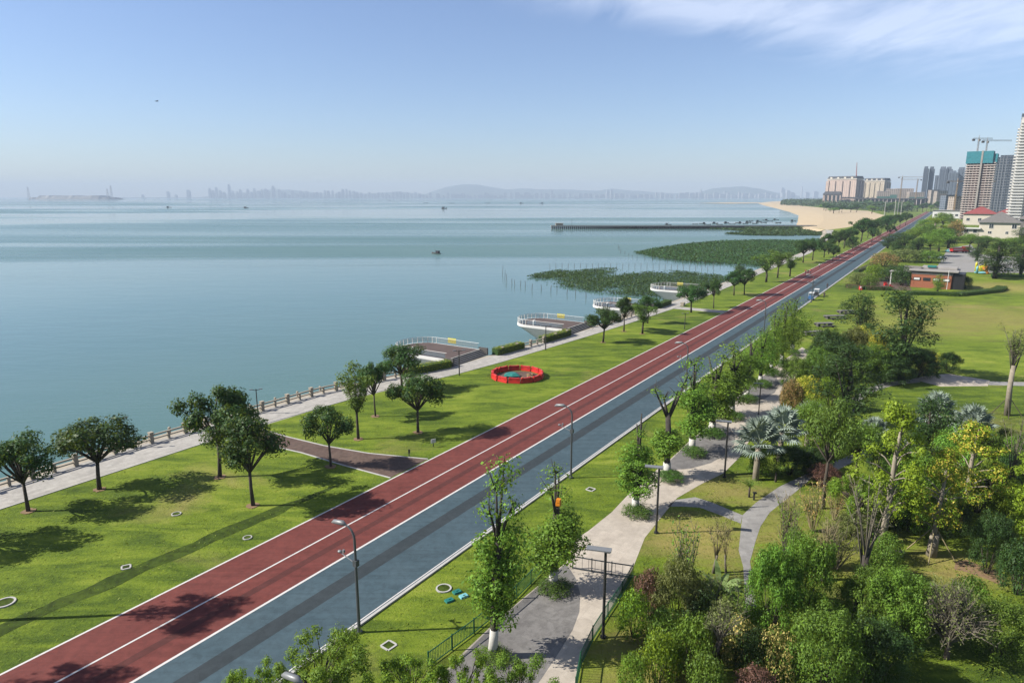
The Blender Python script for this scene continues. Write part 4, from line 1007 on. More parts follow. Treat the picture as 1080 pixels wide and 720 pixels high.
HR = ['round hedge at the foot of the nearest pruned street tree','round hedge at the foot of the tree with orange tape','round hedge at the foot of the slim spike-topped tree','round hedge at the foot of the sparse tree with forked limbs','round hedge under the fourth-last pruned tree before the park light','round hedge under the tree with a black stub',
      'round hedge left of the dark park light by the bend','round hedge second before the bend of the pale path','round hedge at the bend under the nearest tall tree','round hedge under the second tall tree at the bend','round hedge under the third tall tree at the bend','round hedge at the right end of the tall group at the bend']
for i, (px, py, t, w, v, lab, rw) in enumerate(STREET):
    o = plant('street_tree', 'street', px, py, t, w, lab, 'tree', 'whitewashed street trees along the plaza', v, i*1.1)
    q = plant('hedge_ring', 'b_hedge' if i else 'b_mid', px+2, py+3, py-8+i*.35, rw, HR[i], 'hedge', 'low round hedges under the street trees', hmin=.5)
# crowns at the bottom edge of the photo, rooted below it
for (px, py, zt, wpx, kind, var, lab) in ((336,690,5.8,100,'sprig',0,'leafy street tree crown at the bottom edge around the lamp arm'),(268,714,4.6,70,'sprig',1,'leafy crown at the bottom edge left of the lamp arm'),
        (430,710,4.6,92,'sprig',1,'low green crown at the bottom edge in front of the square manhole'),(488,706,4.8,74,'sprig',1,'fresh green crown at the bottom edge before the nearest hedge ring'),(548,714,4.6,78,'sprig',0,'green crown at the bottom edge below the grey plaza')):
    x, y = G(px, py, zt*.86); k = KINDS[kind][var]; w = wpx*depth(x, y, zt)/F
    o = thing('street_tree', lab, 'tree', (x, y, 0), px*.01, 'leafy crowns at the bottom edge', (w/k.w, w/k.w, zt/k.h))
    for nm, me in k.parts: mesh_obj(nm, me, o)
# the garden thicket, front to back
GARDEN = [
 ('b_lime',668,672,622,40,'round yellow-green shrub against the green fence'),
 ('b_maroon',684,652,598,40,'maroon-leaved shrub left of the big dark olive shrub'),
 ('b_olive',715,662,590,68,'big dark olive shrub at the top of the thicket'),
 ('a_olive',740,660,606,50,'grey-green wispy shrub beside the broad-leaved banana plant'),
 ('b_mid',700,694,640,46,'mid green shrub right of the shaded grass by the green fence'),
 ('b_lime',693,724,664,46,'pale yellow-green shrub at the bottom edge beside the grass'),
 ('b_street',665,735,690,36,'low green shrub at the bottom edge right of the fence'),
 ('b_green',730,712,646,50,'fresh green shrub left of the leaning bare trunk'),
 ('b_lime',706,712,676,34,'small lime shrub with yellow sprays at the bottom edge'),
 ('b_mid',742,738,688,44,'mid green shrub at the bottom edge under the leaning bare trunk'),
 ('b_varieg',777,700,646,38,'yellow variegated shrub right of the leaning bare trunk'),
 ('b_dark',792,712,660,40,'dark round shrub between two yellow variegated shrubs'),
 ('b_varieg',817,718,660,44,'larger yellow variegated shrub left of the big round green bush'),
 ('b_maroon',796,740,704,52,'maroon mound at the bottom edge of the photo'),
 ('a_green',722,618,548,42,'airy light green shrub standing on the dry lawn'),
 ('b_green',812,668,574,60,'large bright green shrub tree left part, beside the grey footpath'),
 ('b_green',842,660,562,66,'large bright green shrub tree right part, tallest by the grey footpath'),
 ('b_mid',866,730,640,86,'big round mid green bush at the bottom edge'),
 ('b_dark',906,726,648,54,'dark bush in the shade behind the big round mid green bush'),
 ('b_mid',912,668,596,64,'green bush right of the black-trunked bare tree'),
 ('b_green',943,680,600,72,'wide green bush left of the dome of bare twigs'),
 ('twigdome',998,694,616,92,'dome-shaped bush of bare grey twigs'),
 ('b_mid',1050,692,632,70,'leafy green bush at the right of the dome of bare twigs'),
 ('b_olive',832,640,585,36,'olive shrub under the large bright green shrub trees'),
 ('b_dark',1040,604,540,46,'dense dark shrub in the pair by the bare soil bed, left one'),
 ('b_dark',1072,626,568,44,'dense dark shrub in the pair by the bare soil bed, right one'),
 ('b_dark',943,556,532,34,'clipped dark dome shrub behind the pale stump'),
 ('b_mid',935,592,562,34,'low green shrub behind the low stone bench'),
 ('a_rust',857,560,505,38,'sparse rusty-leaved shrub beside the footpath bend'),
 ('a_rust',880,548,508,28,'second sparse rusty shrub, right of the footpath bend'),
 ('b_olive',900,566,540,44,'low olive shrub behind the straw-coloured bare branches'),
 ('b_dark',858,498,472,46,'dark clipped hedge block shaded under the yellow-green tree'),
 ('b_maroon',868,512,490,40,'dark maroon hedge behind the footpath under the yellow-green tree'),
 ('feather',790,524,499,24,'small young palm on the lawn left of the footpath'),
 ('feather',818,508,484,26,'small young palm under the silver fan palms'),
 ('b_yellow',850,436,396,38,'yellow flowering shrub beside the far bend of the pale path'),
 ('b_rust',833,444,400,28,'rusty olive shrub left of the yellow flowering shrub'),
 ('b_lime',876,432,396,36,'lime shrub at the foot of the dark tree group'),
 ('b_green',838,408,376,34,'green shrub close by the bend of the pale path'),
 ('b_mid',862,402,366,36,'mid green shrub behind the bend of the pale path'),
 ('b_yellow',905,384,343,26,'small yellow-topped shrub before the spreading dark tree'),
 ('b_yellow',923,392,346,26,'pale yellow shrub left of the tallest dark tree'),
 ('b_olive',898,388,345,44,'olive shrub mass under the spreading dark tree'),
 ('b_mid',915,402,362,50,'green shrub mass in front of the tallest dark tree'),
 ('b_dark',880,390,350,42,'dark shrub mass left of the spreading dark tree'),
 ('b_dark',966,398,368,44,'dark low shrub right at the foot of the tallest dark tree'),
 ('b_yellow',985,388,371,20,'small yellow shrub on the edge of the big lawn'),
 ('b_dark',1000,392,371,24,'round dark shrub at the end of the shrub border on the big lawn'),
 ('b_olive',1062,474,452,32,'low olive shrub behind the leaning dark trunk'),
 ('b_green',945,530,494,52,'green shrub between the tall pale-trunked tree and the yellow staked tree'),
 ('b_dark',930,500,460,44,'dark green shrub under the tall pale-trunked tree'),
 ('b_dark',1030,540,500,48,'dark shaded shrub under the yellowing tree'),
 ('b_olive',905,480,448,40,'olive shrub under the tall pale-trunked tree'),
 ('b_green',990,520,480,40,'fresh green shrub beneath the round dark garden tree'),
 ('b_lime',1066,560,520,44,'lime shrub at the right edge of the photo'),
 ('b_dark',925,716,656,70,'dark leafy shrub in front of the wide green bush'),
 ('b_mid',975,655,612,46,'low green shrub behind the dome of bare twigs'),
 ('b_street',1020,650,606,44,'fresh shrub between the dome of bare twigs and the dark pair'),
 ('b_street',836,590,556,34,'small fresh shrub between the footpath and the straw branches'),
 ('a_green',830,600,520,30,'airy green sapling on the right of the footpath'),
 ('b_mid',930,610,575,36,'low green shrub beneath the black-trunked bare tree'),
 ('b_olive',760,690,632,44,'olive shrub behind the leaning bare trunk'),
 ('b_dark',738,676,622,44,'dark shrub under the banana plant'),
 ('a_dark',775,668,610,34,'thin dark leafy shrub beside the banana plant'),
 ('a_olive',880,600,548,50,'wispy olive undergrowth among the straw-coloured branches'),
 ('b_lime',915,560,520,36,'lime shrub at the foot of the tall pale-trunked tree'),
 ('b_dark',1000,566,520,44,'dark shrub behind the yellow staked tree'),
 ('b_mid',960,560,512,44,'mid green shrub left of the yellow staked tree'),
 ('b_dark',1060,520,478,40,'dark shrub at the foot of the leaning dark trunk'),
 ('b_dark',832,500,470,40,'dark shrub in the shadow of the silver fan palms'),
 ('b_mid',800,500,478,26,'low green plants round the left silver fan palm'),
 ('b_dark',930,402,372,60,'dark border shrub at the near end of the shrub border'),
 ('b_rust',975,396,378,26,'rusty border shrub beside the small yellow one'),
 ('b_dark',870,396,346,40,'dark shrub between the street trees and the spreading dark tree'),
]
for (k, px, py, t, w, lab) in GARDEN:
    nm = {'twigdome':'twig_bush','feather':'young_palm'}.get(k, 'shrub')
    plant(nm, k, px, py, t, w, lab, 'palm' if k == 'feather' else 'shrub')
PALMS = [(797,506,440,50,0,'silver fan palm with a visible trunk left of the others'),(822,486,428,46,0,'silver fan palm behind the left one, taller'),(851,470,424,42,1,'blue-grey fan palm right of the dark hedge'),
         (985,452,413,40,1,'silver fan palm behind the round dark garden tree'),(1023,470,427,44,1,'silver fan palm on the lawn edge left of the staked tree'),(995,502,470,34,1,'small silver fan palm among the garden trees'),(920,470,440,30,1,'half hidden silver fan palm left of the round dark garden tree')]
for (px, py, t, w, v, lab) in PALMS: plant('fan_palm', 'palm', px, py, t, w, lab, 'palm', 'silver fan palms in the garden', v)
TREES = [
 ('broad',868,536,420,62,1,'garden_tree','yellow-green tree with dark trunk behind the footpath'),
 ('tier',927,584,424,74,0,'garden_tree','tall bright layered tree with a pale trunk'),
 ('tier',982,586,470,62,1,'garden_tree','bright yellow layered tree with wooden stakes'),
 ('darktall',971,510,420,60,0,'garden_tree','round dark garden tree right of the tall pale-trunked tree'),
 ('tier',1013,560,446,66,1,'garden_tree','yellowing layered tree beside the leaning dark trunk'),
 ('darktall',890,450,360,78,1,'garden_tree','dark tall tree behind the yellow-green tree'),
 ('darktall',950,400,303,62,2,'garden_tree','tallest dark tree in front of the big lawn'),
 ('darktall',906,370,309,46,0,'garden_tree','spreading dark tree left of the tallest one'),
 ('tier',1080,590,474,60,2,'garden_tree','lime tree cut by the right edge of the photo'),
 ('broad',902,512,440,56,0,'garden_tree','fresh green tree right of the yellow-green tree'),
 ('sprig',903,566,500,58,1,'garden_tree','loose lime tree left of the tall pale-trunked tree'),
 ('broad',953,548,474,62,2,'garden_tree','leafy tree between the pale-trunked tree and the yellow staked tree'),
 ('sprig',1042,552,484,58,1,'garden_tree','loose lime tree between the yellowing tree and the right edge'),
 ('broad',1003,528,452,52,0,'garden_tree','fresh green tree behind the yellow staked tree'),
 ('broad',850,478,420,40,2,'garden_tree','small leafy tree beside the silver fan palms'),
 ('broad',1030,505,450,48,1,'garden_tree','mid green tree behind the yellowing layered tree'),
 ('sprig',1075,520,460,44,0,'garden_tree','loose leafy tree at the right edge above the dark shrubs'),
 ('bare_pale',752,604,545,40,0,'bare_tree','pale twiggy twin-stemmed bare tree on the dry lawn'),
 ('bare_pale',766,606,541,30,0,'bare_tree','second pale twiggy bare tree right of its twin'),
 ('bare_lean',748,708,624,56,0,'bare_tree','leaning bare trunk with grey twigs in the thicket'),
 ('bare_multi',869,612,542,36,0,'bare_tree','dark forked stump with straw-coloured upright branches'),
 ('bare_multi',828,580,516,34,0,'bare_tree','bare multi-stemmed tree with straw branches left of the forked stump'),
 ('bare_dark',903,652,505,56,0,'bare_tree','tall black-trunked bare tree in the garden'),
 ('bare_staked',1062,438,346,36,0,'bare_tree','thick pale-trunked bare tree propped with stakes on the big lawn'),
 ('bare_dark',1058,556,440,34,0,'bare_tree','leaning dark bare trunk near the right edge'),
 ('bare_pale',893,545,500,30,0,'bare_tree','thin bare sapling behind the rusty shrubs'),
]
for (k, px, py, t, w, v, nm, lab) in TREES:
    o = plant(nm, k, px, py, t, w, lab, 'tree', None, v)
    if 'stake' in lab:
        s = o.scale; pr = MB()
        for i in range(4):
            a = i*1.57+.6; me = MB().tube([(1.7*math.cos(a)/s[0],1.7*math.sin(a)/s[1],0),(.12/s[0],0,2.6/s[2])], .05/s[0], 5).mesh('prop', M['twig' if k == 'tier' else 'bark'])
            mesh_obj('prop', me, o)
        if k == 'tier': mesh_obj('trunk_wrap', MB().tube([(0,0,.05),(0,0,1.9/s[2])], [.40/s[0],.34/s[0]], 9).mesh('trunk_wrap', M['barkpale'], True), o)
plant('banana_plant', 'banana', 757,648,590,44, 'broad-leaved banana plant in the thicket', 'plant')
# ------------------------------------------------------------------ hedges, middle distance
def hedge(pts, w, h, leaf, label, n=2600, size=.16, name='hedge'):
    pts = [np.array(p) for p in pts]; o0 = pts[0]; r = np.random.default_rng(int(abs(o0[0]*10))+3); P_ = []; N_ = []
    Ls = [np.linalg.norm(b-a) for a, b in zip(pts, pts[1:])]; tot = sum(Ls)
    for a, b, l in zip(pts, pts[1:], Ls):
        k = int(n*l/tot); d = (b-a)/l; q = np.array((-d[1], d[0]))
        t = r.random(k)*l; face = r.random(k); s = np.where(face < .45, r.uniform(-.5,.5,k), np.sign(r.random(k)-.5)*.5)*w; z = np.where(face < .45, h, r.random(k)*h)+r.normal(0,.06,k)
        P_.append(np.column_stack([a[0]-o0[0]+d[0]*t+q[0]*s, a[1]-o0[1]+d[1]*t+q[1]*s, z])); nn = np.where((face < .45)[:,None], [[0,0,1.]], np.sign(s)[:,None]*np.array([[q[0],q[1],.4]])); N_.append(nn)
    o = thing(name, label, 'hedge', (o0[0], o0[1], 0))
    mesh_obj('foliage', leaf_mesh('foliage', np.vstack(P_), np.vstack(N_), size, leaf, .55, 5), o)
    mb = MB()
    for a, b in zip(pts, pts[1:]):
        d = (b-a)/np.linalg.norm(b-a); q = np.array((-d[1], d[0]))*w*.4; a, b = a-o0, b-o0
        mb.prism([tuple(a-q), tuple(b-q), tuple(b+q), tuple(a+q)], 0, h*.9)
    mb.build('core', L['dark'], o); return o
for i, (u0, u1, lab) in enumerate(((79.2,88.2,'golden hedge at the near side of the nearest terrace steps'),(99.5,107.0,'golden hedge at the far side of the nearest terrace steps'),(113.2,122.6,'bright hedge at the near side of the second terrace steps'),(165.2,174,'green hedge at the far side of the third terrace'))):
    o = hedge([XY(u0, edge(u0)-.1), XY((u0+u1)/2, edge((u0+u1)/2)-.1), XY(u1, edge(u1)-.1)], 1.7, 1.25, [L['hedgey'], L['hedge']] if i < 3 else L['hedge'], lab); o['group'] = 'hedges by the terraces'
hedge([G(958,310.5),G(985,311),G(1010,312),G(1052,307.5),G(1057,304.5)], 3.0, 1.0, L['hedge'], 'long clipped green hedge in front of the brick kiosk', 4200, .3)
hedge([G(1046,292),G(1080,292.5),G(1120,292)], 2.0, 1.0, L['hedge'], 'green hedge between the car park and the big lawn', 1600, .35)
hedge([G(893,303),G(912,305.5),G(930,306),G(940,306)], 2.0, 1.1, L['maroon'], 'dark maroon hedge left of the kiosk court', 1800, .3)
hedge([G(903,287),G(914,283),G(922,279)], 2.0, 1.0, L['maroon'], 'dark hedge along the road left of the lime shrub', 1200, .3)
MIDT = [('b_lime',921,296,278,22,'bright lime shrub by the road left of the kiosk'),('b_dark',940,297,280,34,'dark leafy shrub mass beside the kiosk court'),('b_olive',905,300,287,26,'olive shrub at the road edge near the kiosk'),('b_rust',932,281,266,34,'reddish olive shrub bank beyond the kiosk court'),
        ('b_olive',955,276,262,44,'long yellow-olive shrub bank behind the kiosk'),('b_mid',980,277,264,30,'green shrub behind the kiosk roof'),('b_dark',951,301,279,24,'dark shrub against the left end of the brick kiosk'),('b_dark',1018,304,290,14,'dark shrub at the right end of the brick kiosk'),('b_mid',917,303,290,20,'green shrub between lime shrub and maroon hedge')]
for (k, px, py, t, w, lab) in MIDT: plant('shrub', k, px, py, t, w, lab, 'shrub')
BELT = [('darktall',943,266,247,26,'dark'),('darktall',952,268,245,24,'dark'),('broad',962,262,240,28,'lime'),('broad',973,260,236,30,'bright'),('tier',984,256,229,26,'lime'),('broad',990,266,240,32,'green'),('darktall',1000,262,240,28,'dark'),('broad',980,270,248,30,'green'),
        ('darktall',967,272,250,26,'dark'),('b_rust',1006,256,232,22,'rusty'),('broad',994,246,224,24,'green'),('broad',1010,250,236,22,'green'),('darktall',936,262,250,18,'dark'),('broad',975,247,231,20,'green')]
for i, (k, px, py, t, w, c) in enumerate(BELT): plant('belt_tree', k, px, py, t, w, f'{c} tree in the dense clump beyond the kiosk, {ORD[i]} of fourteen', 'tree', 'dense tree clump between road and villas')
RT = [('darktall',1049,294,253,46,'large dark tree with whitewashed foot at the edge of the car park'),('darktall',1030,275,250,26,'dark tree left of the villa garden'),('broad',1022,266,246,24,'green tree behind the red lorry'),('broad',1040,262,248,26,'green tree under the villa balcony'),
      ('darktall',1076,292,252,34,'dark tree at the right edge by the car park'),('broad',1066,268,250,28,'green tree at the villa corner'),('broad',1056,270,254,22,'small green tree before the villa wall'),('darktall',1083,262,240,30,'dark tree right of the villa')]
for (k, px, py, t, w, lab) in RT: plant('park_tree', k, px, py, t, w, lab, 'tree', 'trees round the car park')
plant('street_tree', 'street', 988, 310.5, 290, 14, 'small whitewashed tree in front of the brick kiosk', 'tree', None, 5)
# far tree band along the boulevard
rr = random.Random(77)
FAR = [(905+i*4.2, 0, 0) for i in range(0)]
for i in range(34):
    px = 868+i*4.2+rr.uniform(-1.5,1.5); py = 219.5+rr.uniform(0,6)+(2 if px > 930 else 0); 
    if 958 < px < 985 and py > 224: py -= 4
    plant('far_tree', 'sea' if i % 3 else 'broad', px, py, py-rr.uniform(6,10), rr.uniform(8,13), f'distant tree below the {"hotels" if i < 17 else "dark towers"}, {ORD[i%17]} from the left', 'tree', 'distant trees below the construction sites')
# headland wood above the beach: nobody could count it
def mass(name, poly, h, n, size, leaf, z, label, seed, holes=0, edge_thin=.0):
    r = np.random.default_rng(seed); poly = np.array(poly); mn, mx = poly.min(0), poly.max(0); P_ = []
    def inside(p):
        c = np.zeros(len(p), bool); j = len(poly)-1
        for i in range(len(poly)):
            xi, yi = poly[i]; xj, yj = poly[j]
            c ^= ((yi > p[:,1]) != (yj > p[:,1])) & (p[:,0] < (xj-xi)*(p[:,1]-yi)/(yj-yi+1e-12)+xi); j = i
        return c
    while sum(map(len, P_)) < n:
        p = r.uniform(mn, mx, (n*2, 2)); p = p[inside(p)]
        if holes:
            f = np.sin(p[:,0]*.11+1.3*np.sin(p[:,1]*.06))*np.sin(p[:,1]*.13+1.1*np.sin(p[:,0]*.08))+.35*np.sin(p[:,0]*.43)*np.sin(p[:,1]*.37)+r.normal(0,.12,len(p)); p = p[f < holes(p)]
        P_.append(p)
    p = np.vstack(P_)[:n]; hh = h*(.55+.3*np.sin(p[:,0]*6/h+np.sin(p[:,1]*3/h))*np.sin(p[:,1]*5/h)+.25*r.random(n)); zz = hh*np.sqrt(r.random(n))
    c = p.mean(0); pts = np.column_stack([p-c, zz]); me = leaf_mesh(name, pts, np.tile([0,0,1.], (n,1)), size, leaf, .7, seed)
    o = mesh_obj(name, me, None, (c[0], c[1], z)); tag(o, label, 'vegetation', None, 'stuff'); return o
mass('headland_wood', [G(823,216.4),G(828,213.6),G(845,213),G(870,213),G(905,214),G(935,215.5),G(962,217),G(962,224),G(938,224.5),G(912,221.8),G(880,220.3),G(850,217.6)], 17, 24000, 8, L['far'], 0, 'dark low wood on the headland above the sandy beach', 5)
m1 = [G(*q, SEA) for q in [(554,293),(565,289.5),(590,285.5),(620,284),(660,283.5),(710,286),(760,291.5),(770,296),(745,302),(716,308),(705,316),(690,313.5),(660,312),(625,307.5),(600,303.5),(570,298)]]
mass('mangrove_bed', m1, 1.1, 24000, .65, L['mang'], SEA, 'near bed of low dark mangroves with gaps of open water', 6, lambda p: np.where(p[:,1]-p[:,0] > 206+6*np.sin(p[:,0]*.3), .10, .9))
m2 = [G(*q, SEA) for q in [(668,267),(690,262.6),(720,258),(760,254.6),(800,253.8),(850,254),(862,257),(850,268),(842,276),(822,283),(800,281),(760,278.5),(720,276),(690,272)]]
mass('mangrove_bed', m2, 1.3, 45000, .95, L['mang'], SEA, 'broad middle bed of dense dark mangroves', 7)
m3 = [G(*q, SEA) for q in [(735,239.8),(760,239.2),(800,239),(840,239.4),(866,240.5),(878,244),(868,248.4),(830,248.8),(790,248.2),(764,246.8),(790,244.6),(770,242.6),(745,241.2)]]
mass('mangrove_bed', m3, 1.2, 18000, 2.0, L['mang'], SEA, 'far dark mangrove bed beneath the causeway and beach', 8, lambda p: np.full(len(p), .7))

# short grass tufts over the near lawns, so that the turf has blades and ragged edges
def grass(label, regions, holes, n, seed):
    r = np.random.default_rng(seed); P_ = []
    def inside(p, poly):
        poly = np.array(poly); c = np.zeros(len(p), bool); j = len(poly)-1
        for i in range(len(poly)):
            xi, yi = poly[i]; xj, yj = poly[j]
            c ^= ((yi > p[:,1]) != (yj > p[:,1])) & (p[:,0] < (xj-xi)*(p[:,1]-yi)/(yj-yi+1e-12)+xi); j = i
        return c
    area = [np.prod(np.ptp(np.array(q), axis=0)) for q in regions]
    for q, a in zip(regions, area):
        q = np.array(q); p = r.uniform(q.min(0), q.max(0), (int(n*a/sum(area)), 2)); p = p[inside(p, q)]
        f = np.sin(p[:,0]*.9+1.7*np.sin(p[:,1]*.53))*np.sin(p[:,1]*1.1+1.3*np.sin(p[:,0]*.61))+r.normal(0,.5,len(p)); p = p[f > -.1]
        for h in holes:
            if len(p): p = p[~inside(p, h)]
        P_.append(p)
    p = np.vstack(P_); c = p.mean(0); m = len(p); a = r.uniform(0, 6.28, m)
    nn = np.column_stack([np.cos(a)*.5, np.sin(a)*.5, np.full(m, 1.5)])
    me = leaf_mesh('grass_tufts', np.column_stack([p-c, r.uniform(.02,.07,m)]), nn, .17, L['grass'], .35, seed)
    o = mesh_obj('grass_tufts', me, None, (c[0], c[1], 0)); tag(o, label, 'grass', None, 'stuff')
L['grass'] = leafmat('leaf_grass', (.090,.130,.010), (.190,.245,.026), .3, .03)
uvq = lambda *q: [XY(*p) for p in q]
grass('short uneven grass on the seaside lawn and kerb strip', [uvq((5,-71),(70,-68.5),(70,-45.5),(5,-45.5)), uvq((70,-68.5),(125,-60),(125,-45.5),(70,-45.5)), uvq((8,-30.2),(110,-30.2),(110,-24.0),(8,-24.0))],
      [uvq(*paver_outline), [(cx+4.4*math.cos(t*.4), cy+4.4*math.sin(t*.4)) for t in range(16)]], 90000, 71)
gh = [gp([(640,740),(606,722),(610,702),(622,676),(637,653),(652,628),(667,600),(680,567),(700,542),(714,525),(740,510),(763,499),(780,482),(790,465),(806,448),(822,428),(832,410),(842,392),(700,400),(440,740)]),
      gp([(786,640),(784,598),(779,580),(783,543),(797,530),(822,513),(843,503),(866,493),(893,481),(960,462),(964,466),(902,486),(880,497),(855,505),(835,522),(812,540),(802,555),(797,570),(791,592),(798,640)]), gp([(704,534),(712,527),(733,524),(752,530),(783,543),(781,552),(760,543),(738,535)])]
grass('short uneven grass under the garden plants', [gp([(615,735),(690,555),(760,502),(830,440),(1120,425),(1120,735)])], gh, 90000, 72)
# ------------------------------------------------------------------ brick kiosk
def reach(x0, y0, ang, px1):
    """length of a wall from (x0,y0) in direction ang whose far end shows at pixel column px1"""
    lo, hi = .5, 120.0
    for _ in range(50):
        m = (lo+hi)/2; x, y = x0+m*math.cos(ang), y0+m*math.sin(ang)
        if 540+F*x/depth(x, y) < px1: lo = m
        else: hi = m
    return lo
kx, ky = G(960, 302.5); kang = -.62; kd = reach(kx, ky, kang, 1003)
o = thing('brick_kiosk', 'low brick kiosk with flat pale roof slab on the edge of the big lawn', 'kiosk', (kx, ky, 0), kang)
W, D = kd, 9.0
mb = MB(); mb.box((W/2,D/2,2.6),(W,D,5.2)); mb.build('wall', M['brick'], o)
MB().box((W/2,-.06,4.75),(W,.12,1.1)).build('fascia', M['roofgrey'], o)
MB().box((W/2+.3,D/2,5.4),(W+2.2,D+1.6,.36)).box((W/2+1.5,D/2+2.2,5.95),(W-1.5,D-3.5,.6)).build('roof', M['roofpale'], o)
MB().box((W*.45,D*.5,6.4),(2.4,1.8,.5)).build('roof_unit', M['teal'], o)
for i in range(4):
    f = MB().box((W*(.14+.24*i),-.08,2.75),(W*.17,.16,.9)).build('window', M['glass'], o)
    if i != 1: MB().box((W*(.14+.24*i),-.18,2.75),(W*.14,.05,.6)).build('blind', M['white'], f)
MB().box((W+1.6,D*.45,2.4),(3.0,D*.85,4.8)).build('side_porch', M['black'], o)
MB().box((W+1.9,.4,1.3),(1.6,.3,2.2)).build('shop_panel', M['blue'], o)
MB().box((-3.4,D*.62,4.2),(6.5,3.6,.25)).build('canopy', M['roofpale'], o)
for x in (-6.2,-.6): MB().box((x,D*.5,2.1),(.25,.25,4.2)).build('canopy_post', M['white'], o)
mb = MB(); mb.add([(-2.6,1,4.6),(2.2,1,4.6),(2.2,3.4,6.4),(-2.6,3.4,6.4),(-2.6,5.8,4.6),(2.2,5.8,4.6)], [(0,1,2,3),(3,2,5,4),(1,5,2),(0,3,4)]); mb.build('gable_roof', M['roofgrey'], o)
MB().tube([(W*.9,-.8,0),(W*.9,-.8,6.0)], .09, 6).build('flag_pole', M['white'], o)
for i, (px, py, lab) in enumerate(((934,301,'red seat nearest the road in the kiosk court'),(940,303.5,'red seat in the middle of the kiosk court'),(950.5,300,'red seat box against the brick kiosk'),(908,305.5,'small red and white stand at the end of the maroon hedge'))):
    x, y = G(px, py); q = thing('park_bench', lab, 'bench', (x,y,0), i*.7, 'red seats in the kiosk court', (.6,.6,.6))
    MB().box((0,0,.45),(1.6,1.2,.9)).build('seat', M['redp'], q); MB().box((0,.55,1.2),(1.6,.2,1.2)).build('backrest', M['redp'], q)
# grey shelter tables on the lawn
for i, (px, py, w, lab) in enumerate(((881,336,5.2,'long grey stone table on the lawn under the dark trees'),(892,330.5,3.6,'short grey stone table farther from the camera on the lawn'),(858,353,4.2,'grey stone bench half hidden by the tall street trees'),(869,344,3.8,'grey stone bench between the two tables on the lawn'))):
    x, y = G(px, py); q = thing('stone_table', lab, 'table', (x,y,0), .15)
    MB().box((0,0,.72),(w,1.5,.16)).build('top', M['roofgrey'], q)
    for sx in (-.38,.38): MB().box((sx*w,0,.32),(.5,.9,.64)).build('leg', M['darkc'], q)
    for sy in (-1.5,1.5): MB().box((0,sy,.38),(w*.8,.5,.12)).box((-w*.3,sy,.16),(.3,.35,.32)).box((w*.3,sy,.16),(.3,.35,.32)).build('seat', M['darkc'], q)
# ------------------------------------------------------------------ villa and other low houses
def house(px0, px1, pyb, top_eave, top_ridge, D, label, wall, roof, windows, name='villa', rz=-.62, storey=None):
    x0, y0 = G(px0, pyb); W = reach(x0, y0, rz, px1); he = top_z(y0, top_eave); hr = top_z(y0+D*.4, top_ridge)
    o = thing(name, label, 'house', (x0, y0, 0), rz)
    MB().box((W/2,D/2,he/2),(W,D,he)).build('wall', wall, o)
    e = 1.4; mb = MB(); vs = [(-e,-e,he),(W+e,-e,he),(W+e,D+e,he),(-e,D+e,he)]; r0 = min(W,D)*.48
    vs += [(r0 if W > D else W/2, D/2, hr),(W-r0 if W > D else W/2+.01, D/2, hr)]
    mb.add(vs, [(0,1,5,4),(1,2,5),(2,3,4,5),(3,0,4),(3,2,1,0)]); mb.build('roof', roof, o)
    MB().box((W/2,-.12,he-.35),(W+.5,.3,.5)).build('eave_board', M['white'], o)
    for (fx, fz, ww, wh) in windows:
        f = MB().box((W*fx,-.06,he*fz),(ww,.14,wh)).build('window', M['white'], o)
        MB().box((W*fx,-.14,he*fz),(ww*.86,.06,wh*.86)).box((W*fx,-.18,he*fz),(.12,.06,wh*.86), m=1).build('pane', [M['glass'], M['white']], f)
    return o, W, he
o, W, he = house(1031, 1074, 251, 234.5, 223, 26, 'cream villa with grey hipped roof at the right edge of the photo', M['villa'], M['roofgrey'], [(.30,.78,2.6,3.4),(.86,.78,2.8,3.2),(.28,.38,2.2,1.8),(.70,.38,1.6,1.8)])
MB().box((-7,6,he*.30),(15,12,he*.60)).build('side_wing', M['villa'], o)
MB().box((-7,-.6,he*.62),(16,2.4,.8)).build('balcony', M['white'], o)
for i in range(3): f = MB().box((-12+i*5,-.1,he*.44),(2.6,.2,2.4)).build('window', M['white'], o); MB().box((-12+i*5,-.24,he*.44),(2.1,.1,2.0)).build('pane', M['glass'], f)
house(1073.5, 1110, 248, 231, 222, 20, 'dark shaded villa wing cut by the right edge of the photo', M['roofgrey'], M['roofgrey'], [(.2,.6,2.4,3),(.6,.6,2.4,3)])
house(1015, 1050, 237, 225.5, 218, 26, 'red-roofed villa behind the grey hipped roof', M['villa'], M['roofred'], [(.15,.5,3,3),(.5,.5,3,3),(.85,.5,3,3)])
house(1052, 1085, 235, 224.5, 217, 26, 'second red-roofed villa farther right', M['villa'], M['roofred'], [(.2,.5,3,3),(.7,.5,3,3)])
house(1013, 1044, 226, 214.5, 213, 30, 'pale ochre block above the red villa roofs', pm('ochre_render', (.50,.38,.26), .1, .3), M['roofpale'], [(.2,.5,3,3),(.5,.5,3,3),(.8,.5,3,3)], 'low_block')
o, W, he = house(983, 1012, 230, 221.8, 221.2, 18, 'long low white building behind the tree clump', M['white'], M['roofpale'], [(.12+.19*i,.42,W_,3.0) for i, W_ in enumerate((3.4,)*5)], 'low_block')
house(990, 1014, 222, 216.4, 216, 20, 'thin pale flat roof beyond the long low white building', M['conc'], M['roofpale'], [(.3,.5,3,3),(.7,.5,3,3)], 'low_block')
# ------------------------------------------------------------------ towers along the coast
def block(px, Y, w, d, top, rz, mat, label, name='apartment_block', cat='building', base=0.0):
    X, _ = at_y(px, Y); h = top_z(Y, top); o = thing(name, label, cat, (X, Y, base), rz)
    return o, h
